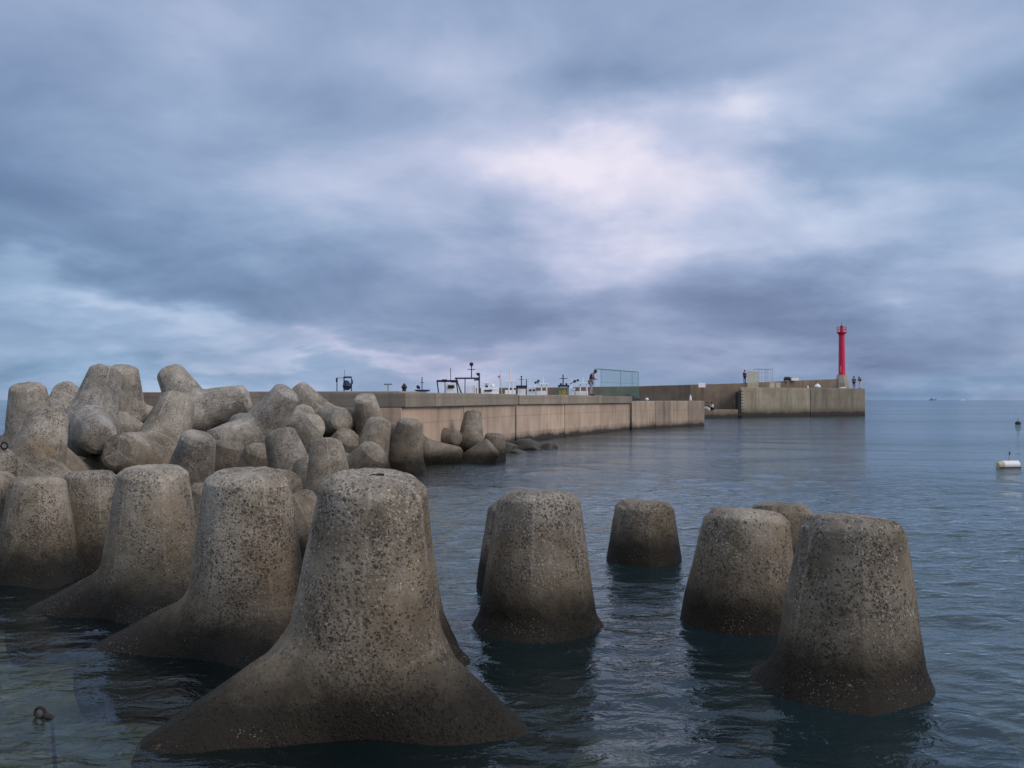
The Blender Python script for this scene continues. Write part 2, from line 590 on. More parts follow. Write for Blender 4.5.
def surface(o, px, py):
    """first point of tetrapod o met by the line of sight through a pixel"""
    d = ray(px, py).normalized()
    qi = o.rotation_quaternion.inverted()
    k = o.scale[0]
    t = 2.0
    for _ in range(200):
        loc = qi @ ((EYE + d * t - o.location) / k)
        e = float(sdf(np.array([loc[:]]))[0]) * k
        t += e * .9
        if e < .002 or t > 80: break
    return EYE + d * t


# rusty iron
M_RUST = plain('rusty iron', (.035, .026, .022), .8, .2, .5, 30)
host = LOOP_HOST
loc = surface(host, 5, 449)
loc = loc + Vector((0, -.02, .05))
lp = MB().ring((0, 0, 0), .055, .016, 'y').build('lifting_loop', M_RUST, None, smooth=True)
lp.parent = host
q = host.rotation_quaternion
lp.rotation_mode = 'QUATERNION'
lp.rotation_quaternion = q.inverted()
lp.location = q.inverted() @ ((loc - Vector(host.location)) / host.scale[0])

# ------------------------------------------------------------------ seabed and rubble
def seabed():
    xs = np.concatenate([np.linspace(-60, -18, 30), np.linspace(-17, 12, 120), np.linspace(13, 60, 30)])
    ys = np.concatenate([np.linspace(-14, 3, 12), np.linspace(3.2, 36, 140), np.linspace(37, 80, 30)])
    X, Y = np.meshgrid(xs, ys)
    z = -.50 - .15 * np.clip(X + 1.5, 0, 40) - .02 * np.clip(Y - 6, 0, 80)
    z = np.maximum(z, -4.5)
    shore = np.exp(-((X + 12) / 9) ** 2) * np.exp(-((Y - 21) / 7) ** 2)          # rubble core under the pile
    z = z + 1.25 * shore
    pts = np.stack([X.ravel(), Y.ravel(), 0 * X.ravel()], -1)
    z = z + .06 * vnoise(pts * .8, 5).reshape(X.shape)
    # bank the camera stands on
    z = np.where(Y < 3, np.maximum(z, .55 - .35 * Y), z)
    return X, Y, z


def grid_mesh(name, X, Y, Z):
    n, m = X.shape
    V = np.stack([X.ravel(), Y.ravel(), Z.ravel()], -1)
    i = np.arange(n * m).reshape(n, m)
    Fc = np.stack([i[:-1, :-1], i[:-1, 1:], i[1:, 1:], i[1:, :-1]], -1).reshape(-1, 4)
    me = bpy.data.meshes.new(name)
    me.from_pydata(V.tolist(), [], Fc.tolist())
    return me


def seabed_material():
    m, t, p = material('stony seabed')
    geo = t.new('ShaderNodeNewGeometry')
    P = geo.outputs['Position']
    v = t.voro(t.vmath('ADD', P, t.vmath('SCALE', t.noise(P, 9, 3, .5, out='Color'), scale=.08)), 7)
    c = t.ramp(t.vmath('DOT_PRODUCT', v.outputs['Color'], (.5, .3, .2)), [(.1, (.08, .08, .066)), (.45, (.17, .155, .11)), (.7, (.27, .235, .165)), (.95, (.42, .36, .29))])
    n = t.noise(P, 1.1, 5, .6)
    c = t.mix(t.range(n, .44, .68), c, (.075, .085, .045))
    t.put(p.inputs['Base Color'], c)
    p.inputs['Roughness'].default_value = .9
    t.put(p.inputs['Normal'], t.bump(v.outputs['Distance'], .8, .05))
    return m


sb = link_mesh('seabed', grid_mesh('seabed', *seabed()), seabed_material(), smooth=True)
tag(sb, kind='structure')
deep_bed = MB().box((0, 2000, -6.0), (14000, 14000, .5)).build('deep_seabed', sb.data.materials[0])
tag(deep_bed, kind='structure')

# ------------------------------------------------------------------ water
def water_mesh():
    def axis(lim0, lim1, near0, near1, st, grow):
        v = list(np.arange(near0, near1 + 1e-6, st))
        s, x = st, near1
        while x < lim1:
            s *= grow
            x += s
            v.append(x)
        s, x = st, near0
        while x > lim0:
            s *= grow
            x -= s
            v.insert(0, x)
        return np.array(v)
    xs = axis(-6500, 6500, -9, 9, .075, 1.10)
    ys = axis(-40, 9000, 4.5, 22, .075, 1.045)
    X, Y = np.meshgrid(xs, ys)
    Z = np.zeros_like(X)
    rs = np.random.RandomState(3)
    for i in range(46):
        wl = .32 * (1.075 ** i)                      # .32 .. 8 m
        th = R(255) + rs.normal(0, .55)
        k = 2 * math.pi / wl
        amp = .0050 * wl ** .45 * rs.uniform(.5, 1.2) * (.75 if wl < 1.2 else .42)
        kx, ky = k * math.cos(th), k * math.sin(th)
        # drop a wave where the grid is too coarse to carry it
        dx = np.gradient(xs)
        dy = np.gradient(ys)
        ok = np.clip((wl / 3.2 - np.maximum(dx[None, :], dy[:, None])) / (wl / 8), 0, 1)
        Z += ok * amp * np.sin(kx * X + ky * Y + rs.uniform(0, 6.28) + .6 * np.sin(.23 * X + .31 * Y + i))
    return grid_mesh('water', X, Y, Z)


def water_material():
    m = bpy.data.materials.new('sea water')
    m.use_nodes = True
    t = NT(m.node_tree)
    m.node_tree.nodes.clear()
    out = t.new('ShaderNodeOutputMaterial')
    geo = t.new('ShaderNodeNewGeometry')
    P = geo.outputs['Position']
    Pw = t.vmath('MULTIPLY', P, (.72, 1.0, 1.0))
    n1 = t.noise(Pw, 4.6, 4, .55, .5)
    n2 = t.noise(Pw, 1.5, 3, .5, .3)
    n3 = t.noise(t.vmath('MULTIPLY', P, (.4, 1.0, 1.0)), .34, 4, .6)
    # calmer and ruffled patches of wind
    gust = t.range(t.noise(t.vmath('MULTIPLY', P, (.25, 1, 1)), .06, 3, .6), .35, .65, .55, 1.25)
    h = t.math('ADD', t.math('MULTIPLY', n1, .062), t.math('MULTIPLY', n2, .075))
    h = t.math('MULTIPLY', h, gust)
    h = t.math('ADD', h, t.math('MULTIPLY', n3, .10))
    N = t.bump(h, .75, 1.0)
    fr = t.new('ShaderNodeFresnel')
    fr.inputs['IOR'].default_value = 1.34
    t.put(fr.inputs['Normal'], N)
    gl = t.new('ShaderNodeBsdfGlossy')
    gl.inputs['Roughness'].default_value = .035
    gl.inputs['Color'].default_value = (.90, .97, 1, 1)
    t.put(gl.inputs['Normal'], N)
    tr = t.new('ShaderNodeBsdfTransparent')
    tr.inputs['Color'].default_value = (.68, .76, .69, 1)
    df = t.new('ShaderNodeBsdfDiffuse')
    df.inputs['Color'].default_value = (.021, .053, .068, 1)
    sub = t.new('ShaderNodeMixShader')
    sx = t.new('ShaderNodeSeparateXYZ')
    t.put(sx.inputs[0], P)
    # clear over the shallows near the shore, turbid where it gets deep
    t.put(sub.inputs[0], t.range(t.math('ADD', sx.outputs[0], t.math('MULTIPLY', sx.outputs[1], .08)), -2.0, 5.0, .10, .42))
    t.l.new(tr.outputs[0], sub.inputs[1])
    t.l.new(df.outputs[0], sub.inputs[2])
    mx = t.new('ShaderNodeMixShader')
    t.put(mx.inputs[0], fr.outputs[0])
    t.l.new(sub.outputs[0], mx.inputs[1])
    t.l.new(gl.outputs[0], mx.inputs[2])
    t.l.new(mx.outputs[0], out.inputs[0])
    return m


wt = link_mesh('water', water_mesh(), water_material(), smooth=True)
tag(wt, kind='structure')

# ------------------------------------------------------------------ harbour walls
def wall_material(name, lo, hi, streak=.5, tide=.9):
    m, t, p = material(name)
    geo = t.new('ShaderNodeNewGeometry')
    P = geo.outputs['Position']
    sep = t.new('ShaderNodeSeparateXYZ')
    t.put(sep.inputs[0], P)
    z = sep.outputs['Z']
    big = t.noise(P, .5, 5, .6)
    c = t.mix(t.range(big, .3, .7), lo, hi)
    s1 = t.noise(t.vmath('MULTIPLY', P, (1, 1, .10)), 1.7, 5, .62)
    c = t.mix(t.range(s1, .50, .72, 0, streak), c, tuple(x * .38 for x in lo))
    s2 = t.noise(t.vmath('MULTIPLY', P, (1, 1, .14)), 1.1, 4, .6)
    c = t.mix(t.range(s2, .55, .75, 0, streak * .7), c, tuple(min(.7, x * 1.45) for x in hi))
    f = t.noise(P, 16, 4, .7)
    c = t.mix(t.range(f, .3, .7, 0, .35), c, tuple(x * .6 for x in lo))
    oi = t.new('ShaderNodeObjectInfo')
    c = t.mix(1.0, c, t.ramp(oi.outputs['Random'], [(0, (.74, .73, .71)), (.5, (.97, .95, .92)), (1, (1.16, 1.11, 1.05))]), 'MULTIPLY')
    # lift lines of the pours
    w = t.math('FRACT', t.math('MULTIPLY', z, 1.1))
    c = t.mix(t.math('MULTIPLY', t.range(t.math('ABSOLUTE', t.math('SUBTRACT', w, .5)), .06, .01), .28), c, tuple(x * .5 for x in lo))
    zb = t.math('ADD', z, t.math('MULTIPLY_ADD', t.noise(P, .8, 5, .65), .6, -.3))
    c = t.mix(t.range(zb, tide, tide * .35, 0, .75), c, (.10, .078, .055))
    c = t.mix(t.range(zb, tide * .5, tide * .22, 0, .92), c, (.022, .02, .018))
    t.put(p.inputs['Base Color'], c)
    p.inputs['Roughness'].default_value = .9
    t.put(p.inputs['Normal'], t.bump(t.math('ADD', f, s1), .5, .03))
    return m


M_PANEL = wall_material('warm wall concrete', (.44, .335, .26), (.60, .48, .385), .5, .55)
M_CAP = wall_material('grey cap concrete', (.27, .235, .195), (.38, .33, .275), .45, .5)
M_EXT = wall_material('streaked concrete', (.31, .255, .205), (.44, .365, .295), .8, .55)
M_FAR = wall_material('brown far concrete', (.17, .135, .105), (.25, .205, .165), .6, 1.0)
M_QUAY = wall_material('grey green concrete', (.23, .215, .165), (.33, .305, .245), .65, 1.5)
M_DARK = plain('dark joint', (.025, .024, .024), .9)

A, B, C_, D_ = Vector((-3.7, 31.7, 0)), Vector((.3, 49.8, 0)), Vector((8.75, 70.0, 0)), Vector((16.3, 80.5, 0))


def line_frame(a, b):
    d = (b - a)
    ln = d.length
    d.normalize()
    n = Vector((d.y, -d.x, 0))            # towards the open water
    return d, n, ln, math.atan2(d.y, d.x)


def wall_box(mb, a, b, z0, z1, out, back):
    """box along a-b, its face 'out' metres proud of the line, 'back' metres deep"""
    d, n, ln, rz = line_frame(a, b)
    c = (a + b) / 2 + n * ((out - back) / 2)
    mb.box((c.x, c.y, (z0 + z1) / 2), (ln, out + back, z1 - z0), rz)


def pt(px, a, b):
    """point of the line a-b seen in column px"""
    k = (px - 512) / F
    # (a + t(b-a)).x = k * (a + t(b-a)).y
    e = b - a
    s = (k * a.y - a.x) / (e.x - k * e.y)
    return a + e * s


hw = empty('harbour_wall', (0, 44, 0))
tag(hw, 'long warm concrete harbour wall with grey overhanging cap, running away from the tetrapods', 'harbour wall')
hw.location = (0, 0, 0)
cuts1 = [A, pt(431, A, B), pt(464, A, B), pt(515, A, B)]
cuts2 = [pt(516.5, B, C_), pt(548, B, C_), pt(565, B, C_), pt(600, B, C_), pt(630, B, C_)]
for seq in (cuts1, cuts2):
    for k, (a, b) in enumerate(zip(seq[:-1], seq[1:])):
        d, n, ln, rz = line_frame(a, b)
        g = .03
        mb = MB()
        wall_box(mb, a + d * g, b - d * g, -2.0, 1.93 - .004 * k, -.02 * (k % 2), 2.6)
        mb.build('wall_panel', M_PANEL, hw, .02)
        cpb = MB()
        wall_box(cpb, a + d * .012, b - d * .012, 1.935, 2.45 + .02 * ((k * 7) % 3 - 1), .17 + .015 * (k % 2), 2.6)
        cpb.build('wall_cap', M_CAP, hw, .03)
    d, n, ln, rz = line_frame(seq[0], seq[-1])
    mb = MB()
    wall_box(mb, seq[0] + d * .1, seq[-1] - d * .1, -2.0, 1.9, -.15, 2.3)
    mb.build('wall_core', M_DARK, hw)
# plain left arm behind the pile
E0 = Vector((-16.5, 34.0, 0))
for k, (a, b) in enumerate(((E0, Vector((-10.2, 33.1, 0))), (Vector((-10.16, 33.1, 0)), Vector((-3.75, 31.75, 0))))):
    mb = MB()
    wall_box(mb, a, b, -2, 2.46 + .02 * k, 0, 2.2)
    mb.build('plain_wall', M_FAR if k == 0 else M_CAP, hw, .03)
# lower extension with streaks
exts = [pt(632, C_, D_), pt(655, C_, D_), pt(671, C_, D_), pt(688, C_, D_), D_]
for k, (a, b) in enumerate(zip(exts[:-1], exts[1:])):
    d, n, ln, rz = line_frame(a, b)
    mb = MB()
    wall_box(mb, a + d * .02, b - d * .02, -2, 2.08 + .012 * (k % 2), .015 * (k % 2), 3.0)
    mb.build('low_wall', M_EXT, hw, .03)

# far breakwater
FA, FB = at(500, 399, 124), at(741, 399, 122)
fw = empty('far_breakwater', (0, 0, 0))
tag(fw, 'far brown breakwater with a tall back parapet reaching out to the red lighthouse', 'breakwater')


def sloped_wall(a, b, z0a, z1a, z1b, depth, mat, name, parent, bevel=.04):
    bm = bmesh.new()
    d, n, ln, rz = line_frame(a, b)
    vs = []
    for q, z1 in ((a, z1a), (b, z1b)):
        for off in (0, -depth):
            p0 = q + n * off
            vs.append(bm.verts.new((p0.x, p0.y, z0a)))
            vs.append(bm.verts.new((p0.x, p0.y, z1)))
    for f in ((0, 1, 3, 2), (4, 6, 7, 5), (0, 4, 5, 1), (2, 3, 7, 6), (1, 5, 7, 3), (0, 2, 6, 4)):
        bm.faces.new([vs[i] for i in f])
    bmesh.ops.recalc_face_normals(bm, faces=bm.faces)
    me = bpy.data.meshes.new(name)
    bm.to_mesh(me)
    bm.free()
    o = link_mesh(name, me, mat, parent)
    bv = o.modifiers.new('bevel', 'BEVEL')
    bv.width = bevel
    return o


def g0(px, d): 
    p = at(px, 399.5, d)
    return Vector((p.x, p.y, 0))


segs = [(470, 126, 3.72), (560, 125, 3.80), (640, 124, 3.95), (690, 123, 4.12), (745, 124, 4.35)]
for (p0, d0, z0), (p1, d1, z1) in zip(segs[:-1], segs[1:]):
    sloped_wall(g0(p0, d0), g0(p1, d1), -3, z0, z1, 1.5, M_FAR, 'back_parapet', fw)
segs = [(745.4, 127, 4.40), (790, 131, 4.78), (839, 135, 5.12)]
for (p0, d0, z0), (p1, d1, z1) in zip(segs[:-1], segs[1:]):
    sloped_wall(g0(p0, d0), g0(p1, d1), -3, z0, z1, 1.2, M_FAR, 'back_parapet', fw)
# low landing step
sloped_wall(g0(704, 112), g0(738, 119), -3, .95, .95, 3.5, M_FAR, 'landing_step', fw)
# quay head
qa, qm, qb = g0(741, 119.5), g0(810, 126.5), g0(865, 132)
ra, rm, rb = g0(743.5, 128.5), g0(812, 134), g0(865, 140.5)


def prism(ps, z0, z1, name, mat, parent, bevel):
    bm = bmesh.new()
    lo = [bm.verts.new((p.x, p.y, z0)) for p in ps]
    hi = [bm.verts.new((p.x, p.y, z1)) for p in ps]
    for i in range(len(ps)):
        j = (i + 1) % len(ps)
        bm.faces.new((lo[i], lo[j], hi[j], hi[i]))
    bm.faces.new(lo[::-1])
    bm.faces.new(hi)
    bmesh.ops.recalc_face_normals(bm, faces=bm.faces)
    me = bpy.data.meshes.new(name)
    bm.to_mesh(me)
    bm.free()
    o = link_mesh(name, me, mat, parent)
    bv = o.modifiers.new('bevel', 'BEVEL')
    bv.width = bevel
    return o


jo = (qb - qm).normalized() * .07
prism([qa, qm, rm, ra], -3, 3.72, 'quay_head', M_QUAY, fw, .06)
prism([qm + jo, qb, rb, rm + jo], -3, 3.74, 'quay_head', M_QUAY, fw, .06)
d, n, ln, rz = line_frame(qa, qb)
mb = MB()
for k in range(9):
    zc = .2 + k * .38
    c = qa + d * .05 + n * .22
    mb.bar((c.x - .35, c.y - .2, zc), (c.x + .1, c.y + .05, zc), .04)
mb.box((qa.x - .35, qa.y - .1, 1.6), (.5, .5, 3.0), rz)
mb.build('dark_end_strip', M_DARK, fw)  # near-black box with bars down the left quay corner

# dark boulders at the foot of the wall
M_ROCK = plain('wet dark rock', (.05, .043, .036), .55, 0, .5, 5)
def rock(px, py, d, sx, sy, sz, seed, label):
    bm = bmesh.new()
    bmesh.ops.create_icosphere(bm, subdivisions=4, radius=1)
    P = np.array([v.co[:] for v in bm.verts])
    nz = vnoise(P * .75, seed)
    rs = np.random.RandomState(seed)
    # facets: clip by random planes
    for v, k in zip(bm.verts, nz):
        v.co *= 1 + .09 * k
    for _ in range(9):
        nn = Vector(rs.normal(size=3)).normalized()
        lim = rs.uniform(.62, .9)
        for v in bm.verts:
            e = v.co.dot(nn) - lim
            if e > 0: v.co -= nn * e * .85
    for v in bm.verts:
        v.co = Vector((v.co.x * sx, v.co.y * sy, v.co.z * sz))
    me = bpy.data.meshes.new('rock')
    bm.to_mesh(me)
    bm.free()
    o = link_mesh('rock', me, M_ROCK, None, True)
    o.location = at(px, py, d)
    o.rotation_euler = (0, 0, rs.uniform(0, 6))
    tag(o, label, 'rock', 'dark rocks at the wall foot')
for a in [(507, 450, 40, .55, .5, .45, 1, 'dark wet rock nearest to the last tetrapod at the wall foot'),
          (528, 449, 42, .7, .55, .42, 2, 'widest dark rock below the open joint of the wall'),
          (545, 448, 43, .6, .5, .30, 3, 'low dark rock lying farthest out along the wall foot'),
          (519, 454, 39, .45, .4, .22, 4, 'small flat rock barely above the water before the widest rock')]:
    rock(*a)

# ------------------------------------------------------------------ lighthouse
M_RED = plain('red paint', (.58, .008, .06), .45, 0, .12, 3)
M_LH = plain('lighthouse plinth concrete', (.34, .31, .26), .9)
M_GLASS = plain('lantern glass', (.55, .6, .62), .15)
M_WHITE = plain('white paint', (.84, .85, .86), .5, 0, .1)
M_BLACK = plain('black steel', (.012, .013, .022), .6)
lh = empty('lighthouse', g0(842, 135.5))
tag(lh, 'slender red lighthouse with a small railed gallery on the far end of the breakwater', 'lighthouse')
MB().lathe([(1.15, 3.7), (1.05, 4.6), (.72, 5.55), (.70, 5.7)], n=8).build('plinth', M_LH, lh)
MB().lathe([(.50, 5.7), (.46, 6.2), (.40, 11.3), (.43, 11.45)], n=32).build('tower', M_RED, lh, smooth=False)
MB().lathe([(.38, 11.42), (.54, 11.6), (.70, 11.72), (.70, 11.82), (.45, 11.83)], n=32).build('gallery', M_RED, lh)
mb = MB()
for k in range(12):
    a = 2 * math.pi * k / 12
    mb.bar((.65 * math.cos(a), .65 * math.sin(a), 11.8), (.65 * math.cos(a), .65 * math.sin(a), 12.55), .022, n=5)
for z in (12.2, 12.55):
    mb.ring((0, 0, z), .65, .022, 'z', 28, 5)
mb.build('railing', M_RED, lh)
MB().lathe([(.26, 11.8), (.26, 12.1), (.20, 12.12), (.20, 12.55), (.14, 12.62)], n=16).build('lantern', M_RED, lh)
MB().lathe([(.24, 12.56), (.2, 12.68), (.03, 12.8), (.02, 13.3)], n=16).build('lantern_cap', M_BLACK, lh)
MB().box((-.24, -.36, 6.55), (.28, .10, .9)).build('door', plain('faded door', (.45, .10, .12), .6), lh)

# ------------------------------------------------------------------ people (skin-grown bodies)
def skin_mesh(name, verts, edges, radii, mat, parent, sub=1):
    me = bpy.data.meshes.new(name)
    me.from_pydata(verts, edges, [])
    o = link_mesh(name, me, None, parent)
    sk = o.modifiers.new('skin', 'SKIN')
    sk.use_smooth_shade = True
    for i, r in enumerate(radii):
        me.skin_vertices[0].data[i].radius = (r, r)
    me.skin_vertices[0].data[0].use_root = True
    ss = o.modifiers.new('smooth', 'SUBSURF')
    ss.levels = ss.render_levels = sub
    me.materials.append(mat)
    return o


M_SKIN = plain('skin', (.36, .22, .15), .6, 0, .05)
M_HAIR = plain('black hair', (.012, .011, .012), .7)


def person(loc, rz, pose, top, trousers, label, h=1.7):
    """pose: joints in metres, x right, y forward (-y faces), z up"""
    root = empty('person', loc, rz)
    tag(root, label, 'person')
    J = pose
    k = ['pelvis', 'belly', 'chest', 'neck', 'head', 'crown',
         'shl', 'ell', 'wrl', 'hal', 'shr', 'elr', 'wrr', 'har',
         'hpl', 'knl', 'anl', 'tol', 'hpr', 'knr', 'anr', 'tor']
    rad = dict(pelvis=.13, belly=.12, chest=.13, neck=.055, head=.095, crown=.07, shl=.06, ell=.04, wrl=.03, hal=.035, shr=.06, elr=.04, wrr=.03, har=.035,
               hpl=.085, knl=.055, anl=.04, tol=.04, hpr=.085, knr=.055, anr=.04, tor=.04)
    E = [('pelvis', 'belly'), ('belly', 'chest'), ('chest', 'neck'), ('neck', 'head'), ('head', 'crown'),
         ('chest', 'shl'), ('shl', 'ell'), ('ell', 'wrl'), ('wrl', 'hal'), ('chest', 'shr'), ('shr', 'elr'), ('elr', 'wrr'), ('wrr', 'har'),
         ('pelvis', 'hpl'), ('hpl', 'knl'), ('knl', 'anl'), ('anl', 'tol'), ('pelvis', 'hpr'), ('hpr', 'knr'), ('knr', 'anr'), ('anr', 'tor')]

    def sub(names, grow, nm, mat):
        idx = {n: i for i, n in enumerate(names)}
        ee = [(idx[a], idx[b]) for a, b in E if a in idx and b in idx]
        return skin_mesh(nm, [J[n] for n in names], ee, [rad[n] * grow for n in names], mat, root)
    sub(k, 1.0, 'body', M_SKIN)
    sub(['chest', 'belly', 'pelvis', 'shl', 'ell', 'wrl', 'shr', 'elr', 'wrr'], 1.16, 'shirt', top)
    sub(['pelvis', 'hpl', 'knl', 'anl', 'hpr', 'knr', 'anr'], 1.22, 'trousers', trousers)
    hd = Vector(J['head'])
    cr = Vector(J['crown'])
    m = MB()
    bmesh.ops.create_icosphere(m.bm, subdivisions=3, radius=.118)
    for v in m.bm.verts:
        if v.co.y < -.03 and v.co.z < .04: v.co *= .80
        v.co = v.co + hd.lerp(cr, .75)
    m.build('hair', M_HAIR, root, smooth=True)
    for s_, t_ in (('anl', 'tol'), ('anr', 'tor')):
        a, b = Vector(J[s_]), Vector(J[t_])
        c = (a + b) / 2
        MB().box((c.x, c.y, c.z - .03), (.10, .28, .09), math.atan2((b - a).y, (b - a).x) + math.pi / 2).build('shoe', M_BLACK, root, .02)
    return root


STAND = dict(pelvis=(0, 0, .92), belly=(0, 0, 1.08), chest=(0, 0, 1.28), neck=(0, -.01, 1.46), head=(0, -.03, 1.56), crown=(0, -.02, 1.66),
             shl=(.19, 0, 1.38), ell=(.24, .02, 1.10), wrl=(.23, -.06, .87), hal=(.22, -.09, .79), shr=(-.19, 0, 1.38), elr=(-.24, .02, 1.10), wrr=(-.23, -.06, .87), har=(-.22, -.09, .79),
             hpl=(.09, 0, .86), knl=(.11, -.02, .48), anl=(.11, .02, .09), tol=(.12, -.16, .05), hpr=(-.09, 0, .86), knr=(-.11, -.02, .48), anr=(-.11, .02, .09), tor=(-.12, -.16, .05))
STOOP = dict(STAND, chest=(0, -.06, 1.27), neck=(0, -.17, 1.42), head=(0, -.27, 1.48), crown=(0, -.32, 1.56),
             shl=(.19, -.08, 1.36), ell=(.22, -.14, 1.09), wrl=(.12, -.33, 1.02), hal=(.08, -.40, 1.02), shr=(-.19, -.08, 1.36), elr=(-.22, -.14, 1.09), wrr=(-.12, -.33, 1.02), har=(-.08, -.40, 1.02))
SIT = dict(pelvis=(0, 0, .14), belly=(0, -.02, .30), chest=(0, -.08, .50), neck=(0, -.13, .67), head=(0, -.17, .77), crown=(0, -.17, .87),
           shl=(.19, -.09, .60), ell=(.25, -.25, .40), wrl=(.16, -.45, .40), hal=(.12, -.52, .42), shr=(-.19, -.09, .60), elr=(-.25, -.25, .40), wrr=(-.16, -.45, .40), har=(-.12, -.52, .42),
           hpl=(.10, -.03, .13), knl=(.16, -.42, .38), anl=(.15, -.50, .06), tol=(.15, -.66, .05), hpr=(-.10, -.03, .13), knr=(-.16, -.42, .38), anr=(-.15, -.50, .06), tor=(-.15, -.66, .05))

C_PURPLE = plain('dark purple jacket', (.045, .03, .08), .85)
C_GREY = plain('pale grey trousers', (.30, .29, .36), .85)
C_DARK = plain('dark clothes', (.015, .016, .022), .85)
C_TEAL = plain('dark teal jacket', (.02, .05, .07), .85)
C_WHITE = plain('white shirt', (.70, .70, .72), .85)

p = at(591, 399, 61)
person((p.x, p.y, 2.46), R(70), STOOP, C_PURPLE, C_GREY, 'person in dark purple jacket and pale trousers, head bowed, standing on the near wall')
p = g0(745.5, 124.8)
person((p.x, p.y + .4, 4.36), R(20), STAND, C_DARK, C_DARK, 'person in dark clothes standing upright on the far parapet beside the pale net')
p = g0(854, 133.5)
person((p.x, p.y, 3.74), R(160), STAND, C_TEAL, C_DARK, 'slim person in dark teal standing between the lighthouse and the quay end')
p = g0(860, 133)
person((p.x, p.y, 3.74), R(-40), STOOP, C_DARK, C_WHITE, 'person in dark top and white trousers at the outer quay end')
p = g0(712.5, 113.5)
person((p.x, p.y, .97), R(-60), SIT, C_WHITE, C_DARK, 'person in white shirt sitting on the low landing step of the far breakwater')
p = g0(708.5, 112.8)
person((p.x, p.y, .97), R(-60), SIT, C_DARK, C_WHITE, 'person in pale trousers hunched at the landing step edge below the white notice')

# ------------------------------------------------------------------ things on the walls
M_GREEN = plain('green paint', (.03, .23, .16), .6)
M_NET = plain('green net cord', (.07, .31, .26), .8)
M_PALE = plain('pale net cord', (.52, .50, .36), .8)
M_STEEL = plain('grey steel', (.22, .24, .27), .5)


def net_frame(name, p0, p1, z0, z1, depth, step, cord, mframe, mnet, label, cat, sides=True, fr=.03):
    d, n, ln, rz = line_frame(Vector((p0.x, p0.y, 0)), Vector((p1.x, p1.y, 0)))
    root = empty(name, (p0.x, p0.y, z0), rz)
    tag(root, label, cat)
    h = z1 - z0
    for x in (0, ln / 2, ln):
        MB().bar((x, 0, 0), (x, 0, h), fr).build('post', mframe, root)
    if sides:
        for x in (0, ln):
            MB().bar((x, depth, 0), (x, depth, h), fr).build('post', mframe, root)
    rails = [((0, 0, h), (ln, 0, h), fr), ((0, 0, h * .5), (ln, 0, h * .5), fr * .6)]
    if sides:
        rails += [((0, depth, h), (ln, depth, h), fr), ((0, 0, h), (0, depth, h), fr), ((ln, 0, h), (ln, depth, h), fr)]
    for (q0, q1, rr) in rails:
        MB().bar(q0, q1, rr).build('rail', mframe, root)
    nt = MB()
    rows = [(0, )]
    for (y,) in rows:
        x = step
        while x < ln - .01:
            nt.bar((x, y, 0), (x, y, h), cord, n=4)
            x += step
        z = step
        while z < h - .01:
            nt.bar((0, y, z), (ln, y, z), cord, n=4)
            z += step
    nt.build('net', mnet, root)
    return root


net_frame('net_cage', at(601, 399, 64.5), at(638.5, 399, 71.5), 2.46, 4.28, .5, .10, .0036, M_GREEN, M_NET,
          'green net cage with thin posts on the wall beside the person in purple', 'net cage', True, .015)
net_frame('net_screen', g0(748, 124.2), g0(758, 125.3), 3.74, 5.9, .5, .10, .022, M_PALE, M_PALE,
          'pale yellowish net screen on the quay beside the standing person in dark clothes', 'net screen', False, .05)
net_frame('frame_rack', g0(759, 126), g0(773, 127), 3.74, 6.25, 1.0, .5, .014, M_STEEL, M_STEEL,
          'thin grey empty rack frame right of the pale net screen', 'rack', True, .025)

# notice on the far parapet
sg = empty('notice_board', g0(702, 121.6))
tag(sg, 'small white notice board fixed at the top of the far parapet', 'notice board')
MB().box((0, 0, 4.05), (.92, .06, .60), .05).build('panel', M_WHITE, sg)
for x in (-.3, .3):
    MB().bar((x, .1, 3.2), (x, .1, 4.2), .03).build('bracket', M_STEEL, sg)

def small(name, p, shapes, label, cat, group=None):
    root = empty(name, p)
    tag(root, label, cat, group)
    for nm, fn, mt in shapes:
        mb = MB()
        fn(mb)
        mb.build(nm, mt, root, .01)
    return root


small('white_post', pt(699, C_, D_) + Vector((-.6, .6, 2.1)), [('post', lambda m: m.lathe([(.10, 0), (.08, .36), (.03, .40), (.03, .52)], n=12), M_WHITE),
      ('foot', lambda m: m.lathe([(.14, -.02), (.14, .03), (.1, .05)], n=12), M_STEEL)], 'small white marker post on the end of the low streaked wall', 'marker post')
small('white_float', pt(655, C_, D_) + Vector((-.5, .8, 2.1)), [('ball', lambda m: m.lathe([(.02, 0), (.10, .04), (.13, .12), (.10, .2), (.02, .24)], n=14), M_WHITE),
      ('eye', lambda m: m.ring((0, 0, .26), .04, .012), M_BLACK)], 'tiny white float lying on the low streaked wall', 'float')
# net heap
def heap(name, p, sx, sy, sz, mat, seed, label, cat):
    bm = bmesh.new()
    bmesh.ops.create_icosphere(bm, subdivisions=4, radius=1)
    P = np.array([v.co[:] for v in bm.verts])
    nz = vnoise(P * 1.4, seed)
    for v, k in zip(bm.verts, nz):
        v.co *= 1 + .13 * k
        v.co = Vector((v.co.x * sx, v.co.y * sy, max(v.co.z, -.1) * sz))
    me = bpy.data.meshes.new(name)
    bm.to_mesh(me)
    bm.free()
    o = link_mesh(name, me, mat, None, True)
    o.location = p
    tag(o, label, cat)
    return o
heap('fishing_net', pt(641, C_, D_) + Vector((-.4, .8, 2.13)), .55, .5, .22, plain('teal net cord', (.015, .06, .06), .9), 3, 'dark teal fishing net heaped at the step of the near wall', 'fishing net')
heap('rope_coil', pt(635, C_, D_) + Vector((-.4, .6, 2.13)), .4, .4, .5, plain('dark rope', (.03, .045, .03), .9), 5, 'dark coil of rope stacked against the end of the wall cap', 'rope')
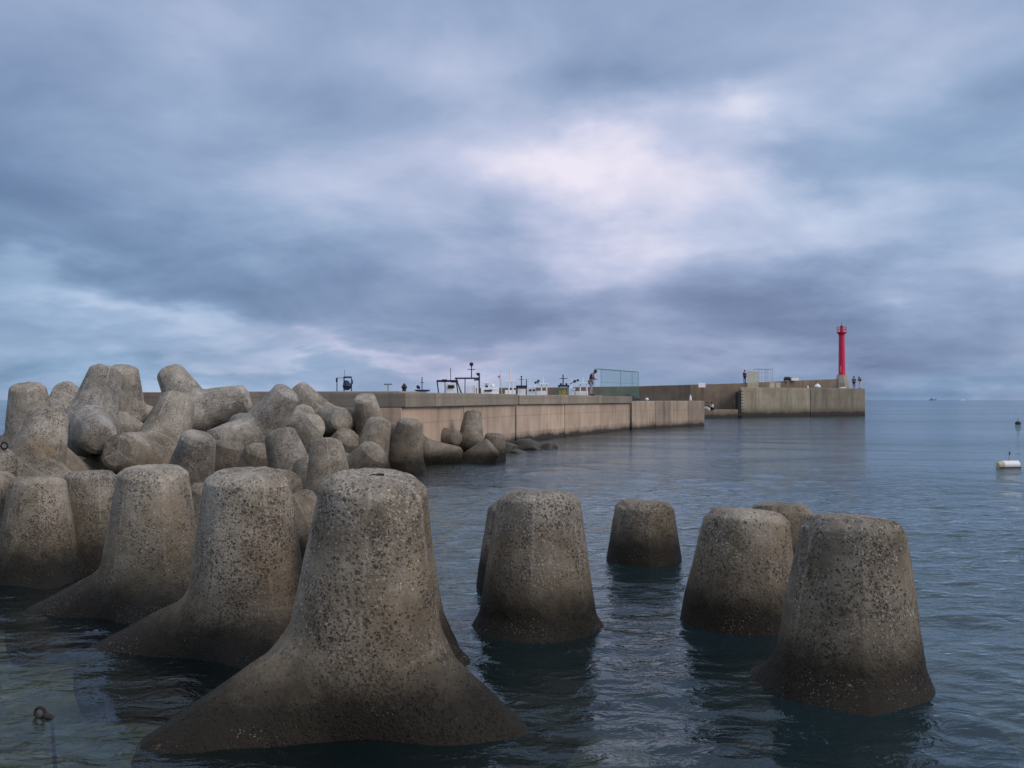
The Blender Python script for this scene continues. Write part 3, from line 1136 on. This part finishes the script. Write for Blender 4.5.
# fish boxes, bags on the quay
M_BLUEW = plain('off white plastic', (.62, .64, .62), .5)
def crate(m, w=.7, d_=.5, h=.4):
    m.box((0, 0, .02), (w, d_, .04))
    for s in (-1, 1):
        m.box((s * (w / 2 - .02), 0, h / 2 + .02), (.04, d_, h - .04))
        m.box((0, s * (d_ / 2 - .02), h / 2 + .02), (w - .085, .04, h - .04))
small('fish_crate', g0(774, 122.5) + Vector((0, 1, 3.74)), [('box', lambda m: crate(m, .62, .5, .62), M_PALE), ('lid', lambda m: m.box((0, 0, .66), (.66, .54, .06)), M_BLUEW)],
      'pale crate on the quay, nearer the thin rack frame', 'crate', 'crates on the quay')
small('fish_crate', g0(780, 123) + Vector((0, 1, 3.74)), [('box', lambda m: crate(m, .55, .5, .55), M_PALE), ('lid', lambda m: m.box((0, 0, .59), (.6, .54, .06)), M_BLUEW)],
      'pale crate on the quay, farther from the thin rack frame', 'crate', 'crates on the quay')
small('winch', g0(788, 130) + Vector((0, .3, 4.76)), [('drum', lambda m: m.bar((-.35, 0, .3), (.35, 0, .3), .26, n=16), M_BLACK),
      ('stand', lambda m: m.box((-.4, 0, .2), (.08, .5, .4)), M_BLACK), ('stand', lambda m: m.box((.4, 0, .2), (.08, .5, .4)), M_BLACK)], 'small dark winch on top of the far parapet', 'winch')
small('cool_box', g0(795.5, 130.6) + Vector((0, .3, 4.80)), [('box', lambda m: m.box((0, 0, .22), (1.0, .5, .42), 0, .94), M_WHITE), ('lid', lambda m: m.box((0, 0, .47), (1.0, .54, .08)), M_BLUEW)],
      'long white cool box on the far parapet beside the dark winch', 'cool box')
def sack(m, s=.4):
    m.lathe([(.25 * s / .4, 0), (.42 * s / .4, .12), (.40 * s / .4, .3), (.2 * s / .4, .5), (.08, .56), (.12, .68)], n=14)
small('white_bag', g0(819.5, 127) + Vector((0, .8, 3.74)), [('sack', sack, M_WHITE), ('tie', lambda m: m.ring((0, 0, .56), .09, .02, 'z'), M_BLACK)], 'plump white bag tied at the neck on the quay edge', 'bag')
small('plastic_bottle', g0(809, 126.2) + Vector((0, .5, 3.74)), [('bottle', lambda m: m.lathe([(.1, 0), (.11, .02), (.11, .22), (.04, .3), (.04, .34)], n=12), M_WHITE), ('cap', lambda m: m.lathe([(.045, .34), (.045, .38)], n=10), M_BLACK)],
      'tiny white bottle standing left of the plump bag on the quay', 'bottle')
small('folded_sheet', g0(844.5, 130) + Vector((0, .8, 3.76)), [('sheet', lambda m: m.box((0, 0, .05), (.8, .5, .10)).box((.1, 0, .13), (.5, .42, .055)), M_WHITE), ('strap', lambda m: m.box((0, 0, .165), (.06, .52, .02)), M_BLACK)],
      'flat white folded sheet on the quay below the lighthouse', 'sheet')

# ------------------------------------------------------------------ fishing boats behind the near wall
M_HULL = plain('white hull gelcoat', (.90, .91, .93), .35, 0, .08, 2)
M_NAVY = plain('navy blue paint', (.012, .014, .05), .5)
M_WIN = plain('dark window', (.02, .03, .045), .1)
M_ORANGE = plain('orange paint', (.55, .12, .05), .5)
M_YEL = plain('yellow green tarp', (.40, .36, .10), .8)
G3 = 'fishing boats moored behind the near wall'


def hull_mesh(ln, w, h):
    bm = bmesh.new()
    st = []
    for i in range(9):
        u = i / 8
        y = -ln / 2 + ln * u
        k = 1 - max(0, (u - .45) / .55) ** 2.2 * .97
        sheer = h + .45 * max(0, u - .4) ** 1.5
        st.append([bm.verts.new((x * w / 2 * k, y + (0 if z < h * .9 else .3 * u), zz)) for x, z, zz in
                   ((0, 0, -.35), (.55, 0, -.2), (.85, h * .4, h * .45), (1.0, h, sheer), (.93, h, sheer), (.86, h, sheer - .3),
                    (-.86, h, sheer - .3), (-.93, h, sheer), (-1.0, h, sheer), (-.85, h * .4, h * .45), (-.55, 0, -.2))])
    m = len(st[0])
    for a, b in zip(st[:-1], st[1:]):
        for i in range(m):
            j = (i + 1) % m
            bm.faces.new((a[i], a[j], b[j], b[i]))
    bm.faces.new(st[0][::-1])
    bm.faces.new(st[-1])
    bmesh.ops.recalc_face_normals(bm, faces=bm.faces)
    me = bpy.data.meshes.new('hull')
    bm.to_mesh(me)
    bm.free()
    return me


def boat(px, d, label, parts, w=2.2, ln=7.5, rz=0.0):
    """parts use (px, py) of the photograph turned into metres at the boat's distance"""
    k = d / F
    base = g0(px, d)
    root = empty('fishing_boat', base, 0)
    tag(root, label, 'fishing boat', G3)
    hl = link_mesh('hull', hull_mesh(ln, w, 1.25), M_HULL, root)
    hl.rotation_euler = (0, 0, rz)
    hl.location = (0, ln * .3, 0)

    def xz(x, y): return ((x - px) * k, (399.5 - y) * k + 2.2)
    house = None
    for nm, kind, mt, a in parts:
        many = kind != 'poles' or nm in ('ladder', 'gantry_leg', 'rail', 'frame_post', 'whip_antenna')
        for sub in ([[q] for q in a] if many else [a]):
            mb = MB()
            if kind == 'poles':
                for (x0, y0, x1, y1, r, dy) in sub:
                    X0, Z0 = xz(x0, y0)
                    X1, Z1 = xz(x1, y1)
                    if y0 > 392: Z0 = 1.1      # reaches down to the deck
                    mb.bar((X0, dy, Z0), (X1, dy, Z1), r)
            elif kind == 'boxes':
                for (x0, y0, x1, y1, dy, dep) in sub:
                    X0, Z0 = xz(x0, y0)
                    X1, Z1 = xz(x1, y1)
                    if y1 > 392: Z1 = .95
                    mb.box(((X0 + X1) / 2, dy + dep / 2, (Z0 + Z1) / 2), (abs(X1 - X0), max(dep, .04), abs(Z0 - Z1)), 0, .94 if Z0 - Z1 > .9 else 1)
            elif kind == 'balls':
                for (x, y, r, dy) in sub:
                    X, Z = xz(x, y)
                    mb.lathe([(r * .3, -r * .95), (r * .8, -r * .6), (r, 0), (r * .8, r * .6), (r * .3, r * .95)], (X, dy, Z), 12)
            o = mb.build(nm, mt, house if nm == 'window' and house else root, .015 if kind == 'boxes' else 0)
            if nm in ('wheelhouse', 'flybridge') and house is None: house = o
    return root


T = .035
boat(344, 46, 'fishing boat showing a thin dark gantry with a dark round drum above the plain wall', [
    ('gantry', 'poles', M_BLACK, [(344, 395, 344, 377, .03, 0), (351.5, 395, 351.5, 378, .025, 0), (343.5, 377.2, 351.5, 377.2, .04, 0), (335, 395, 335, 378, .022, .5), (335, 377.8, 344, 377.8, .012, .3)]),
    ('drum', 'balls', M_NAVY, [(347, 386, .22, 0), (346, 383.6, .17, .1)]),
    ('antenna', 'poles', M_STEEL, [(344.5, 377, 344.5, 370, .012, 0)]),
    ('lamp', 'boxes', M_BLACK, [(334.2, 378, 335.8, 382, .4, .1), (351, 380, 352.6, 384, 0, .1)]),
    ('wheelhouse', 'boxes', M_HULL, [(340, 392, 352, 402, .6, 1.6)])], 1.9, 6.0)
boat(421, 62, 'small fishing boat showing a slim dark mast and a flat dark roof', [
    ('roof', 'boxes', M_NAVY, [(415, 389.6, 428, 391.2, 0, 1.6)]),
    ('wheelhouse', 'boxes', M_HULL, [(416, 391.4, 427, 400, .1, 1.4)]),
    ('mast', 'poles', M_BLACK, [(421.3, 391, 421.3, 377, .03, .5)]),
    ('radar', 'balls', M_NAVY, [(417.4, 386.8, .12, .4), (418.2, 387.6, .1, .4)]),
    ('crosstree', 'poles', M_BLACK, [(419.6, 382.5, 423, 382.5, .018, .5)])], 1.9, 6.0)
boat(449, 60, 'fishing boat with black splayed gantry over a white wheelhouse and one antenna', [
    ('gantry', 'poles', M_NAVY, [(436.5, 381, 458, 381, .07, 0), (441.8, 394, 437, 381, .04, 0), (460.8, 394, 456.3, 381, .04, 0), (444.5, 394, 444.0, 381, .028, .8)]),
    ('lamp_rail', 'boxes', M_BLACK, [(442, 379.3, 447, 382.2, -.1, .25), (451, 380.0, 457, 382.6, -.1, .25)]),
    ('antenna', 'poles', M_BLACK, [(450.5, 381, 450.5, 368, .02, .1)]),
    ('wheelhouse', 'boxes', M_HULL, [(444.8, 383, 455.6, 400, .5, 1.8)]),
    ('whip_antenna', 'poles', M_WHITE, [(446.5, 384, 446.2, 374.5, .018, .7), (453.6, 384, 453.8, 377, .014, .9)]),
    ('window', 'boxes', M_WIN, [(447.3, 385, 453.8, 388.3, .46, .035)])], 2.3)
boat(472, 63, 'fishing boat with the tallest black mast topped by a dark radar ball', [
    ('gantry', 'poles', M_NAVY, [(454.5, 378.3, 480, 378.3, .055, 0), (456, 378.3, 461.5, 394, .045, 0), (465, 394, 465, 378, .03, 0), (479.2, 394, 479.2, 374, .05, 0), (475, 378, 475, 381, .05, 0)]),
    ('mast', 'poles', M_BLACK, [(471.5, 378, 471.5, 364, .035, 0), (467.5, 369.5, 475.2, 369.5, .022, 0)]),
    ('radar', 'balls', M_BLACK, [(471.4, 364.2, .14, 0), (478.2, 374.2, .11, 0)]),
    ('radar_arm', 'boxes', M_BLACK, [(476, 373.3, 480.2, 374.4, -.1, .2), (476, 378.5, 480, 380.6, -.05, .1)]),
    ('wheelhouse', 'boxes', M_HULL, [(466, 385.4, 475, 400, .6, 1.5), (477, 382, 479.5, 400, .4, .5)]),
    ('ladder', 'poles', M_WHITE, [(463, 394, 463, 383, .04, -.3), (475.5, 394, 478, 387, .04, -.3)])], 2.4)
boat(490, 66, 'white fishing boat with a flat flybridge roof and a small white dome', [
    ('flybridge', 'boxes', M_HULL, [(483, 382.2, 490.5, 383.2, .3, 1.4), (484.5, 384, 488.6, 389.6, .5, 1.0)]),
    ('wheelhouse', 'boxes', M_HULL, [(480.5, 387.6, 499, 402, .3, 1.8)]),
    ('window', 'boxes', M_WIN, [(485.2, 385.4, 488, 387.2, .46, .035), (484, 389.8, 492, 391.6, .25, .035)]),
    ('whip_antenna', 'poles', M_WHITE, [(486.8, 382.5, 487.2, 371.5, .018, .6), (497.6, 390, 497.9, 381, .014, .9)]),
    ('dome', 'balls', M_WHITE, [(492.6, 385.6, .14, .6)]),
    ('dome_post', 'poles', M_WHITE, [(492.6, 390, 492.6, 386.5, .05, .6)]),
    ('rail', 'poles', M_WHITE, [(490, 388.3, 499, 389.6, .02, .3), (495, 390, 495, 388.8, .02, .3)])], 2.2)
boat(507, 61, 'fishing boat with a white A shaped mast and a pale slanting pole with orange float', [
    ('mast_frame', 'poles', M_WHITE, [(508.2, 395, 509, 380, .05, 0), (513.6, 395, 512.6, 380, .05, 0), (505.5, 381.6, 515.4, 381.6, .045, 0), (510.2, 381, 510.2, 368, .04, 0)]),
    ('slant_pole', 'poles', plain('pale pink pole', (.62, .5, .52), .5), [(505, 395, 499.4, 375, .03, .6), (500.3, 380, 500.6, 370, .014, .6)]),
    ('float', 'balls', M_ORANGE, [(498.8, 376.4, .07, .6)]),
    ('wheelhouse', 'boxes', M_HULL, [(504.5, 390, 516, 404, .5, 1.5)])], 2.0)
boat(521.5, 64, 'fishing boat with a square navy gantry and short black antenna', [
    ('gantry', 'boxes', M_NAVY, [(516, 385.4, 527.2, 388.0, 0, .35)]),
    ('gantry_leg', 'poles', M_NAVY, [(517, 395, 517, 387, .045, .1), (526.4, 395, 526.4, 379, .03, .1)]),
    ('antenna', 'poles', M_BLACK, [(521.4, 386, 521.4, 376.4, .035, .1), (518.5, 379.6, 524.2, 379.6, .014, .1)]),
    ('wheelhouse', 'boxes', M_HULL, [(517.5, 389, 526, 402, .6, 1.5)]),
    ('lamp', 'balls', M_BLACK, [(521.4, 376.6, .06, .1)])], 2.0)
boat(538, 66, 'white fishing boat with a white T frame and low wheelhouse beside the navy gantry boat', [
    ('frame_post', 'poles', M_WHITE, [(541, 395, 541.6, 384, .05, 0), (547.4, 395, 546.4, 384, .05, 0), (543.4, 384, 543.4, 377, .025, 0)]),
    ('frame_top', 'boxes', M_WHITE, [(538.8, 383.3, 548.6, 384.8, -.2, .5)]),
    ('wheelhouse', 'boxes', M_HULL, [(527, 386.6, 536, 402, .5, 1.6), (536.05, 390.8, 547, 402, .5, 1.2)]),
    ('window', 'boxes', M_WIN, [(529, 389.2, 531.5, 391, .44, .04), (532.6, 389.2, 535, 391, .44, .04)]),
    ('whip_antenna', 'poles', M_WHITE, [(530.4, 388.5, 530.2, 379, .018, .9), (534.8, 388.5, 535.0, 384, .03, .7)]),
    ('lamp_arm', 'poles', M_NAVY, [(540, 385, 536, 381.4, .025, .2)]),
    ('lamp', 'balls', M_NAVY, [(535.6, 382.6, .09, .2), (538.4, 381.0, .10, .2)])], 2.3)
boat(563.5, 64, 'fishing boat with a dark cross mast over a navy bar and a yellowish tarp', [
    ('gantry', 'boxes', M_NAVY, [(558.2, 384.9, 569.2, 386.8, 0, .4)]),
    ('gantry_leg', 'poles', M_GREEN, [(559.2, 395, 559.2, 386, .04, .1), (568.4, 395, 568.4, 386, .04, .1)]),
    ('mast', 'poles', M_BLACK, [(563.2, 386, 563.2, 374.5, .04, .1), (559.6, 378.4, 567.6, 378.4, .022, .1)]),
    ('lamp', 'balls', M_NAVY, [(561, 384.0, .08, .1), (566.5, 384.0, .08, .1)]),
    ('tarp', 'boxes', M_YEL, [(560.5, 390, 566.5, 400, .4, 1.2)])], 2.0)
boat(578, 67, 'white fishing boat with a T frame standing beside the person in purple', [
    ('frame_post', 'poles', M_WHITE, [(580.3, 395, 580.3, 383, .05, 0), (586.8, 395, 586.8, 383, .05, 0), (583.4, 383, 583.4, 377.2, .022, 0)]),
    ('frame_top', 'boxes', M_WHITE, [(578.2, 382.6, 588.2, 384, -.2, .5)]),
    ('wheelhouse', 'boxes', M_HULL, [(569, 387.6, 575.4, 402, .5, 1.5), (575.45, 391, 589, 402, .5, 1.2)]),
    ('console', 'balls', M_WHITE, [(571.5, 388.6, .12, .8), (574.8, 388.9, .1, .8)]),
    ('whip_antenna', 'poles', M_WHITE, [(572.6, 389.5, 572.5, 378.5, .018, .9)]),
    ('lamp_arm', 'poles', M_NAVY, [(570, 384, 578.4, 379.8, .028, .3)]),
    ('lamp', 'balls', M_NAVY, [(575, 381.2, .11, .3), (578.2, 380.2, .09, .3)])], 2.3)

# a thin pole and post seen over the plain wall
small('mooring_post', g0(401.5, 40) + Vector((0, 1.0, 2.4)), [('post', lambda m: m.lathe([(.10, 0), (.08, .25), (.12, .30), (.12, .36), (.02, .5)], n=12), M_BLACK), ('plate', lambda m: m.box((0, 0, .02), (.34, .34, .04)), M_STEEL)],
      'stubby dark mooring post on the wall left of the slim dark mast', 'mooring post')
small('lamp_post', g0(388, 95) + Vector((0, 0, 0)), [('pole', lambda m: m.bar((0, 0, -1), (0, 0, 3.7), .05), M_STEEL), ('lamp_head', lambda m: m.box((0, 0, 3.72), (.8, .25, .14)), M_STEEL)],
      'distant thin lamp post with flat head seen beyond the wall', 'lamp post')

# ------------------------------------------------------------------ floats and ships on the water
bu = at(1008, 471, 30.7)
bo = empty('mooring_buoy', (bu.x, bu.y, 0), R(8))
tag(bo, 'white drum shaped mooring buoy with yellow end cap and thin rod, floating in open water', 'buoy')
MB().bar((-.20, 0, .10), (.36, 0, .10), .125, n=20).build('drum', M_WHITE, bo, .02)
MB().bar((-.37, 0, .075), (-.205, 0, .09), .105, .125, n=16).build('end_cap', plain('faded yellow', (.50, .46, .30), .6, 0, .4, 25), bo, .02)
MB().box((.03, 0, -.01), (.74, .235, .09)).build('float_collar', M_BLACK, bo, .02)
MB().bar((.03, 0, .2), (.05, 0, .46), .010).build('rod', M_STEEL, bo)
MB().box((.06, 0, .46), (.04, .02, .10)).build('flag', M_BLACK, bo)
b2 = at(1018, 424, 85)
b2o = empty('marker_buoy', (b2.x, b2.y, 0))
tag(b2o, 'tiny black marker buoy far out near the right edge of the photo', 'buoy')
MB().lathe([(.05, -.2), (.2, -.1), (.26, .06), (.2, .2), (.06, .26)], n=16).build('ball', M_BLACK, b2o, smooth=True)
MB().bar((0, 0, .2), (0, 0, .55), .02).build('staff', M_BLACK, b2o)


def ship(px, d, ln, hullm, supm, label, rz):
    root = empty('ship', g0(px, d), rz)
    tag(root, label, 'ship')
    bm = MB()
    n = 7
    rows = []
    for i in range(n):
        u = i / (n - 1)
        x = (u - .5) * ln
        w = ln * .09 * (1 - max(0, (u - .6) / .4) ** 2 * .95)
        rows.append([bm.bm.verts.new(v) for v in ((x, -w, -.5), (x + u * .04 * ln, -w * 1.1, ln * .10 + ln * .05 * u * u), (x + u * .04 * ln, w * 1.1, ln * .10 + ln * .05 * u * u), (x, w, -.5))])
    for a, b in zip(rows[:-1], rows[1:]):
        for i in range(4):
            bm.bm.faces.new((a[i], a[(i + 1) % 4], b[(i + 1) % 4], b[i]))
    bm.bm.faces.new(rows[0])
    bm.bm.faces.new(rows[-1])
    bm.build('hull', hullm, root)
    MB().box((-ln * .22, 0, ln * .17), (ln * .22, ln * .12, ln * .14)).box((-ln * .2, 0, ln * .26), (ln * .12, ln * .1, ln * .05)).build('bridge', supm, root)
    MB().bar((-ln * .2, 0, ln * .28), (-ln * .2, 0, ln * .4), ln * .008).build('mast', M_STEEL, root)
    return root


ship(933, 3200, 24, plain('haze greyed red hull', (.26, .14, .15), .6), plain('haze greyed superstructure', (.14, .17, .22), .6), 'faint dark reddish ship on the horizon', R(5))  # distance haze is mixed into the hull and superstructure colours
ship(962, 2300, 14, M_WHITE, M_WHITE, 'faint white ship on the horizon right of the reddish one', R(170))

# rusted iron hook sticking out of the shallow water
hk = at(40, 712, 6.65)
ho = empty('iron_ring', (hk.x, hk.y, 0))
tag(ho, 'dark rusted iron ring sticking out of the shallow water, front left', 'iron ring')
MB().ring((0, 0, .022), .034, .012, 'y', 24, 8).build('ring', M_RUST, ho, smooth=True)
MB().bar((.028, 0, .008), (.075, .02, -.03), .022, .026).build('hook', M_RUST, ho)
MB().bar((.07, .02, -.025), (.08, .10, -.62), .014, .016).build('stem', M_RUST, ho)

# driftwood chip lying on the largest tetrapod
tp = surface(FRONT_O[0], 377, 474.5)
dw = empty('driftwood_chip', (tp.x, tp.y, tp.z))
tag(dw, 'tiny pale driftwood chip and dark weed lying on the largest tetrapod top', 'driftwood')
MB().box((0, 0, .012), (.016, .02, .05), .3, .5, Matrix.Rotation(.25, 3, 'Y')).build('splinter', plain('pale wood', (.5, .42, .28), .8), dw)
MB().box((.022, 0, .0), (.055, .03, .014), .2).box((-.02, .006, .0), (.03, .02, .010), .5).build('weed', M_RUST, dw)

# ------------------------------------------------------------------ sky
def world():
    w = bpy.data.worlds.new('World')
    S.world = w
    w.use_nodes = True
    nt = w.node_tree
    nt.nodes.clear()
    t = NT(nt)
    out = t.new('ShaderNodeOutputWorld')
    bg = t.new('ShaderNodeBackground')
    bg.inputs['Strength'].default_value = .1
    sky = t.new('ShaderNodeTexSky')
    sky.sky_type = 'NISHITA'
    sky.sun_disc = False
    sky.sun_elevation = SUN_EL
    sky.sun_rotation = SUN_ROT
    tc = t.new('ShaderNodeTexCoord')
    V = tc.outputs['Generated']
    sep = t.new('ShaderNodeSeparateXYZ')
    t.put(sep.inputs[0], V)
    x, y, z = sep.outputs
    az = t.math('ARCTAN2', x, y)
    el = t.math('ARCSINE', z)
    # cloud deck coordinates: a layer overhead, foreshortened towards the horizon
    zc = t.math('ADD', t.math('MAXIMUM', z, 0.0), .27)
    cmb = t.new('ShaderNodeCombineXYZ')
    t.put(cmb.inputs[0], t.math('DIVIDE', x, zc))
    t.put(cmb.inputs[1], t.math('DIVIDE', y, zc))
    Q = cmb.outputs[0]
    n_big = t.noise(Q, .85, 6, .56, .5)
    n_mid = t.noise(t.vmath('ADD', Q, (7.3, 2.1, 0)), 1.9, 6, .54, .35)
    n_col = t.noise(t.vmath('ADD', Q, (1.3, 9.1, 0)), .7, 3, .5)
    # wind-torn edges for the large masses
    wv = t.noise(Q, 2.0, 5, .55, out='Color')
    sw = t.new('ShaderNodeSeparateXYZ')
    t.put(sw.inputs[0], wv)
    azw = t.math('ADD', az, t.math('MULTIPLY_ADD', sw.outputs[0], .36, -.18))
    elw = t.math('ADD', el, t.math('MULTIPLY_ADD', sw.outputs[1], .20, -.10))

    def mass(px, py, rx, ry, amp, rot=0.0, torn=True):
        a0 = math.atan((px - 512) / F)
        e0 = math.atan((399.5 - py) / F * math.cos(a0))
        dx = t.math('SUBTRACT', azw if torn else az, a0)
        dy = t.math('SUBTRACT', elw if torn else el, e0)
        c, s = math.cos(rot), math.sin(rot)
        u = t.math('ADD', t.math('MULTIPLY', dx, c * F / rx), t.math('MULTIPLY', dy, s * F / rx))
        v = t.math('ADD', t.math('MULTIPLY', dx, -s * F / ry), t.math('MULTIPLY', dy, c * F / ry))
        q = t.math('ADD', t.math('MULTIPLY', u, u), t.math('MULTIPLY', v, v))
        return t.math('MULTIPLY', t.math('EXPONENT', t.math('MULTIPLY', q, -1.0)), amp)

    def total(lst):
        r = None
        for a in lst:
            g = mass(*a)
            r = g if r is None else t.math('ADD', r, g)
        return r
    lum = total([
        (615, 190, 125, 54, .29), (560, 215, 200, 80, .11), (740, 112, 58, 32, .24), (830, 205, 200, 45, .17),
        (950, 30, 170, 70, .22), (300, 20, 200, 40, .08), (120, 312, 150, 22, .27, -.12), (15, 258, 45, 22, .22), (390, 362, 170, 14, .17),
        (270, 175, 120, 45, .12), (470, 20, 150, 40, .10), (960, 230, 150, 50, .14),
        (40, 215, 130, 75, -.15), (280, 285, 210, 45, -.15, -.12), (620, 318, 250, 38, -.13), (860, 330, 190, 42, -.17),
        (640, 75, 110, 30, -.12, .15), (780, 150, 70, 25, -.10), (130, 380, 260, 16, -.13), (920, 392, 220, 14, -.13), (880, 130, 120, 40, -.04),
        (60, 60, 220, 110, -.07), (990, 394.5, 190, 5, -.13, 0, False)])
    base = t.math('ADD', t.math('MULTIPLY_ADD', n_big, .60, -.30), t.math('MULTIPLY_ADD', n_mid, .80, -.40))
    v = t.math('ADD', t.math('ADD', base, lum), .435)
    col = t.ramp(v, [(.05, (.122, .190, .330)), (.28, (.208, .300, .475)), (.48, (.320, .425, .615)), (.70, (.52, .60, .785)), (.93, (.83, .84, .95))])
    # mauve glow low on the right, cooler blue on the left
    mv = total([(650, 330, 330, 60, .75), (560, 215, 180, 90, .30), (420, 362, 150, 16, .6)])
    col = t.mix(t.math('MINIMUM', mv, 1.0), col, t.mix(1.0, col, (1.12, .985, 1.0), 'MULTIPLY'))
    bl = total([(20, 300, 260, 150, .7), (960, 150, 170, 120, .5), (960, 385, 260, 22, .7), (60, 385, 300, 20, .7)])
    col = t.mix(t.math('MINIMUM', bl, 1.0), col, t.mix(1.0, col, (.86, 1.02, 1.03), 'MULTIPLY'))
    col = t.mix(1.0, col, (1.025, .985, .995), 'MULTIPLY')
    # brightened overhead, out of view, to light the blocks from above
    col = t.mix(t.range(z, .42, .85, 0, .85), col, (.86, .89, .96))
    scl = t.new('ShaderNodeVectorMath', operation='SCALE')
    t.put(scl.inputs[0], col)
    scl.inputs['Scale'].default_value = 10.0
    fin = t.mix(.94, sky.outputs[0], scl.outputs[0])
    t.put(bg.inputs['Color'], fin)
    t.l.new(bg.outputs[0], out.inputs[0])


SUN_EL = R(30)
sun_dir = Vector((.82, -.52, 0)).normalized() * math.cos(SUN_EL) + Vector((0, 0, math.sin(SUN_EL)))   # towards the sun
SUN_ROT = math.atan2(sun_dir.x, sun_dir.y)
world()
sl = bpy.data.lights.new('sun', 'SUN')
sl.energy = 1.45
sl.angle = R(25)
sl.color = (1.0, .86, .75)
so = bpy.data.objects.new('sun', sl)
COL.objects.link(so)
so.rotation_mode = 'QUATERNION'
so.rotation_quaternion = sun_dir.to_track_quat('Z', 'Y')
so.location = (20, -20, 30)

# ------------------------------------------------------------------ camera and output
cam = bpy.data.cameras.new('camera')
cam.sensor_width = 36
cam.lens = 36 * F / 1024
cam.clip_start = .05
cam.clip_end = 30000
co = bpy.data.objects.new('camera', cam)
COL.objects.link(co)
co.location = EYE
co.rotation_euler = (math.pi / 2 + PITCH, 0, 0)
S.camera = co
S.view_settings.view_transform = 'Standard'
S.view_settings.look = 'None'
S.view_settings.exposure = 0
S.view_settings.gamma = 1
S.render.engine = 'CYCLES'
S.cycles.max_bounces = 6
S.cycles.diffuse_bounces = 2
S.cycles.glossy_bounces = 3
S.cycles.transparent_max_bounces = 6
S.cycles.use_denoising = True
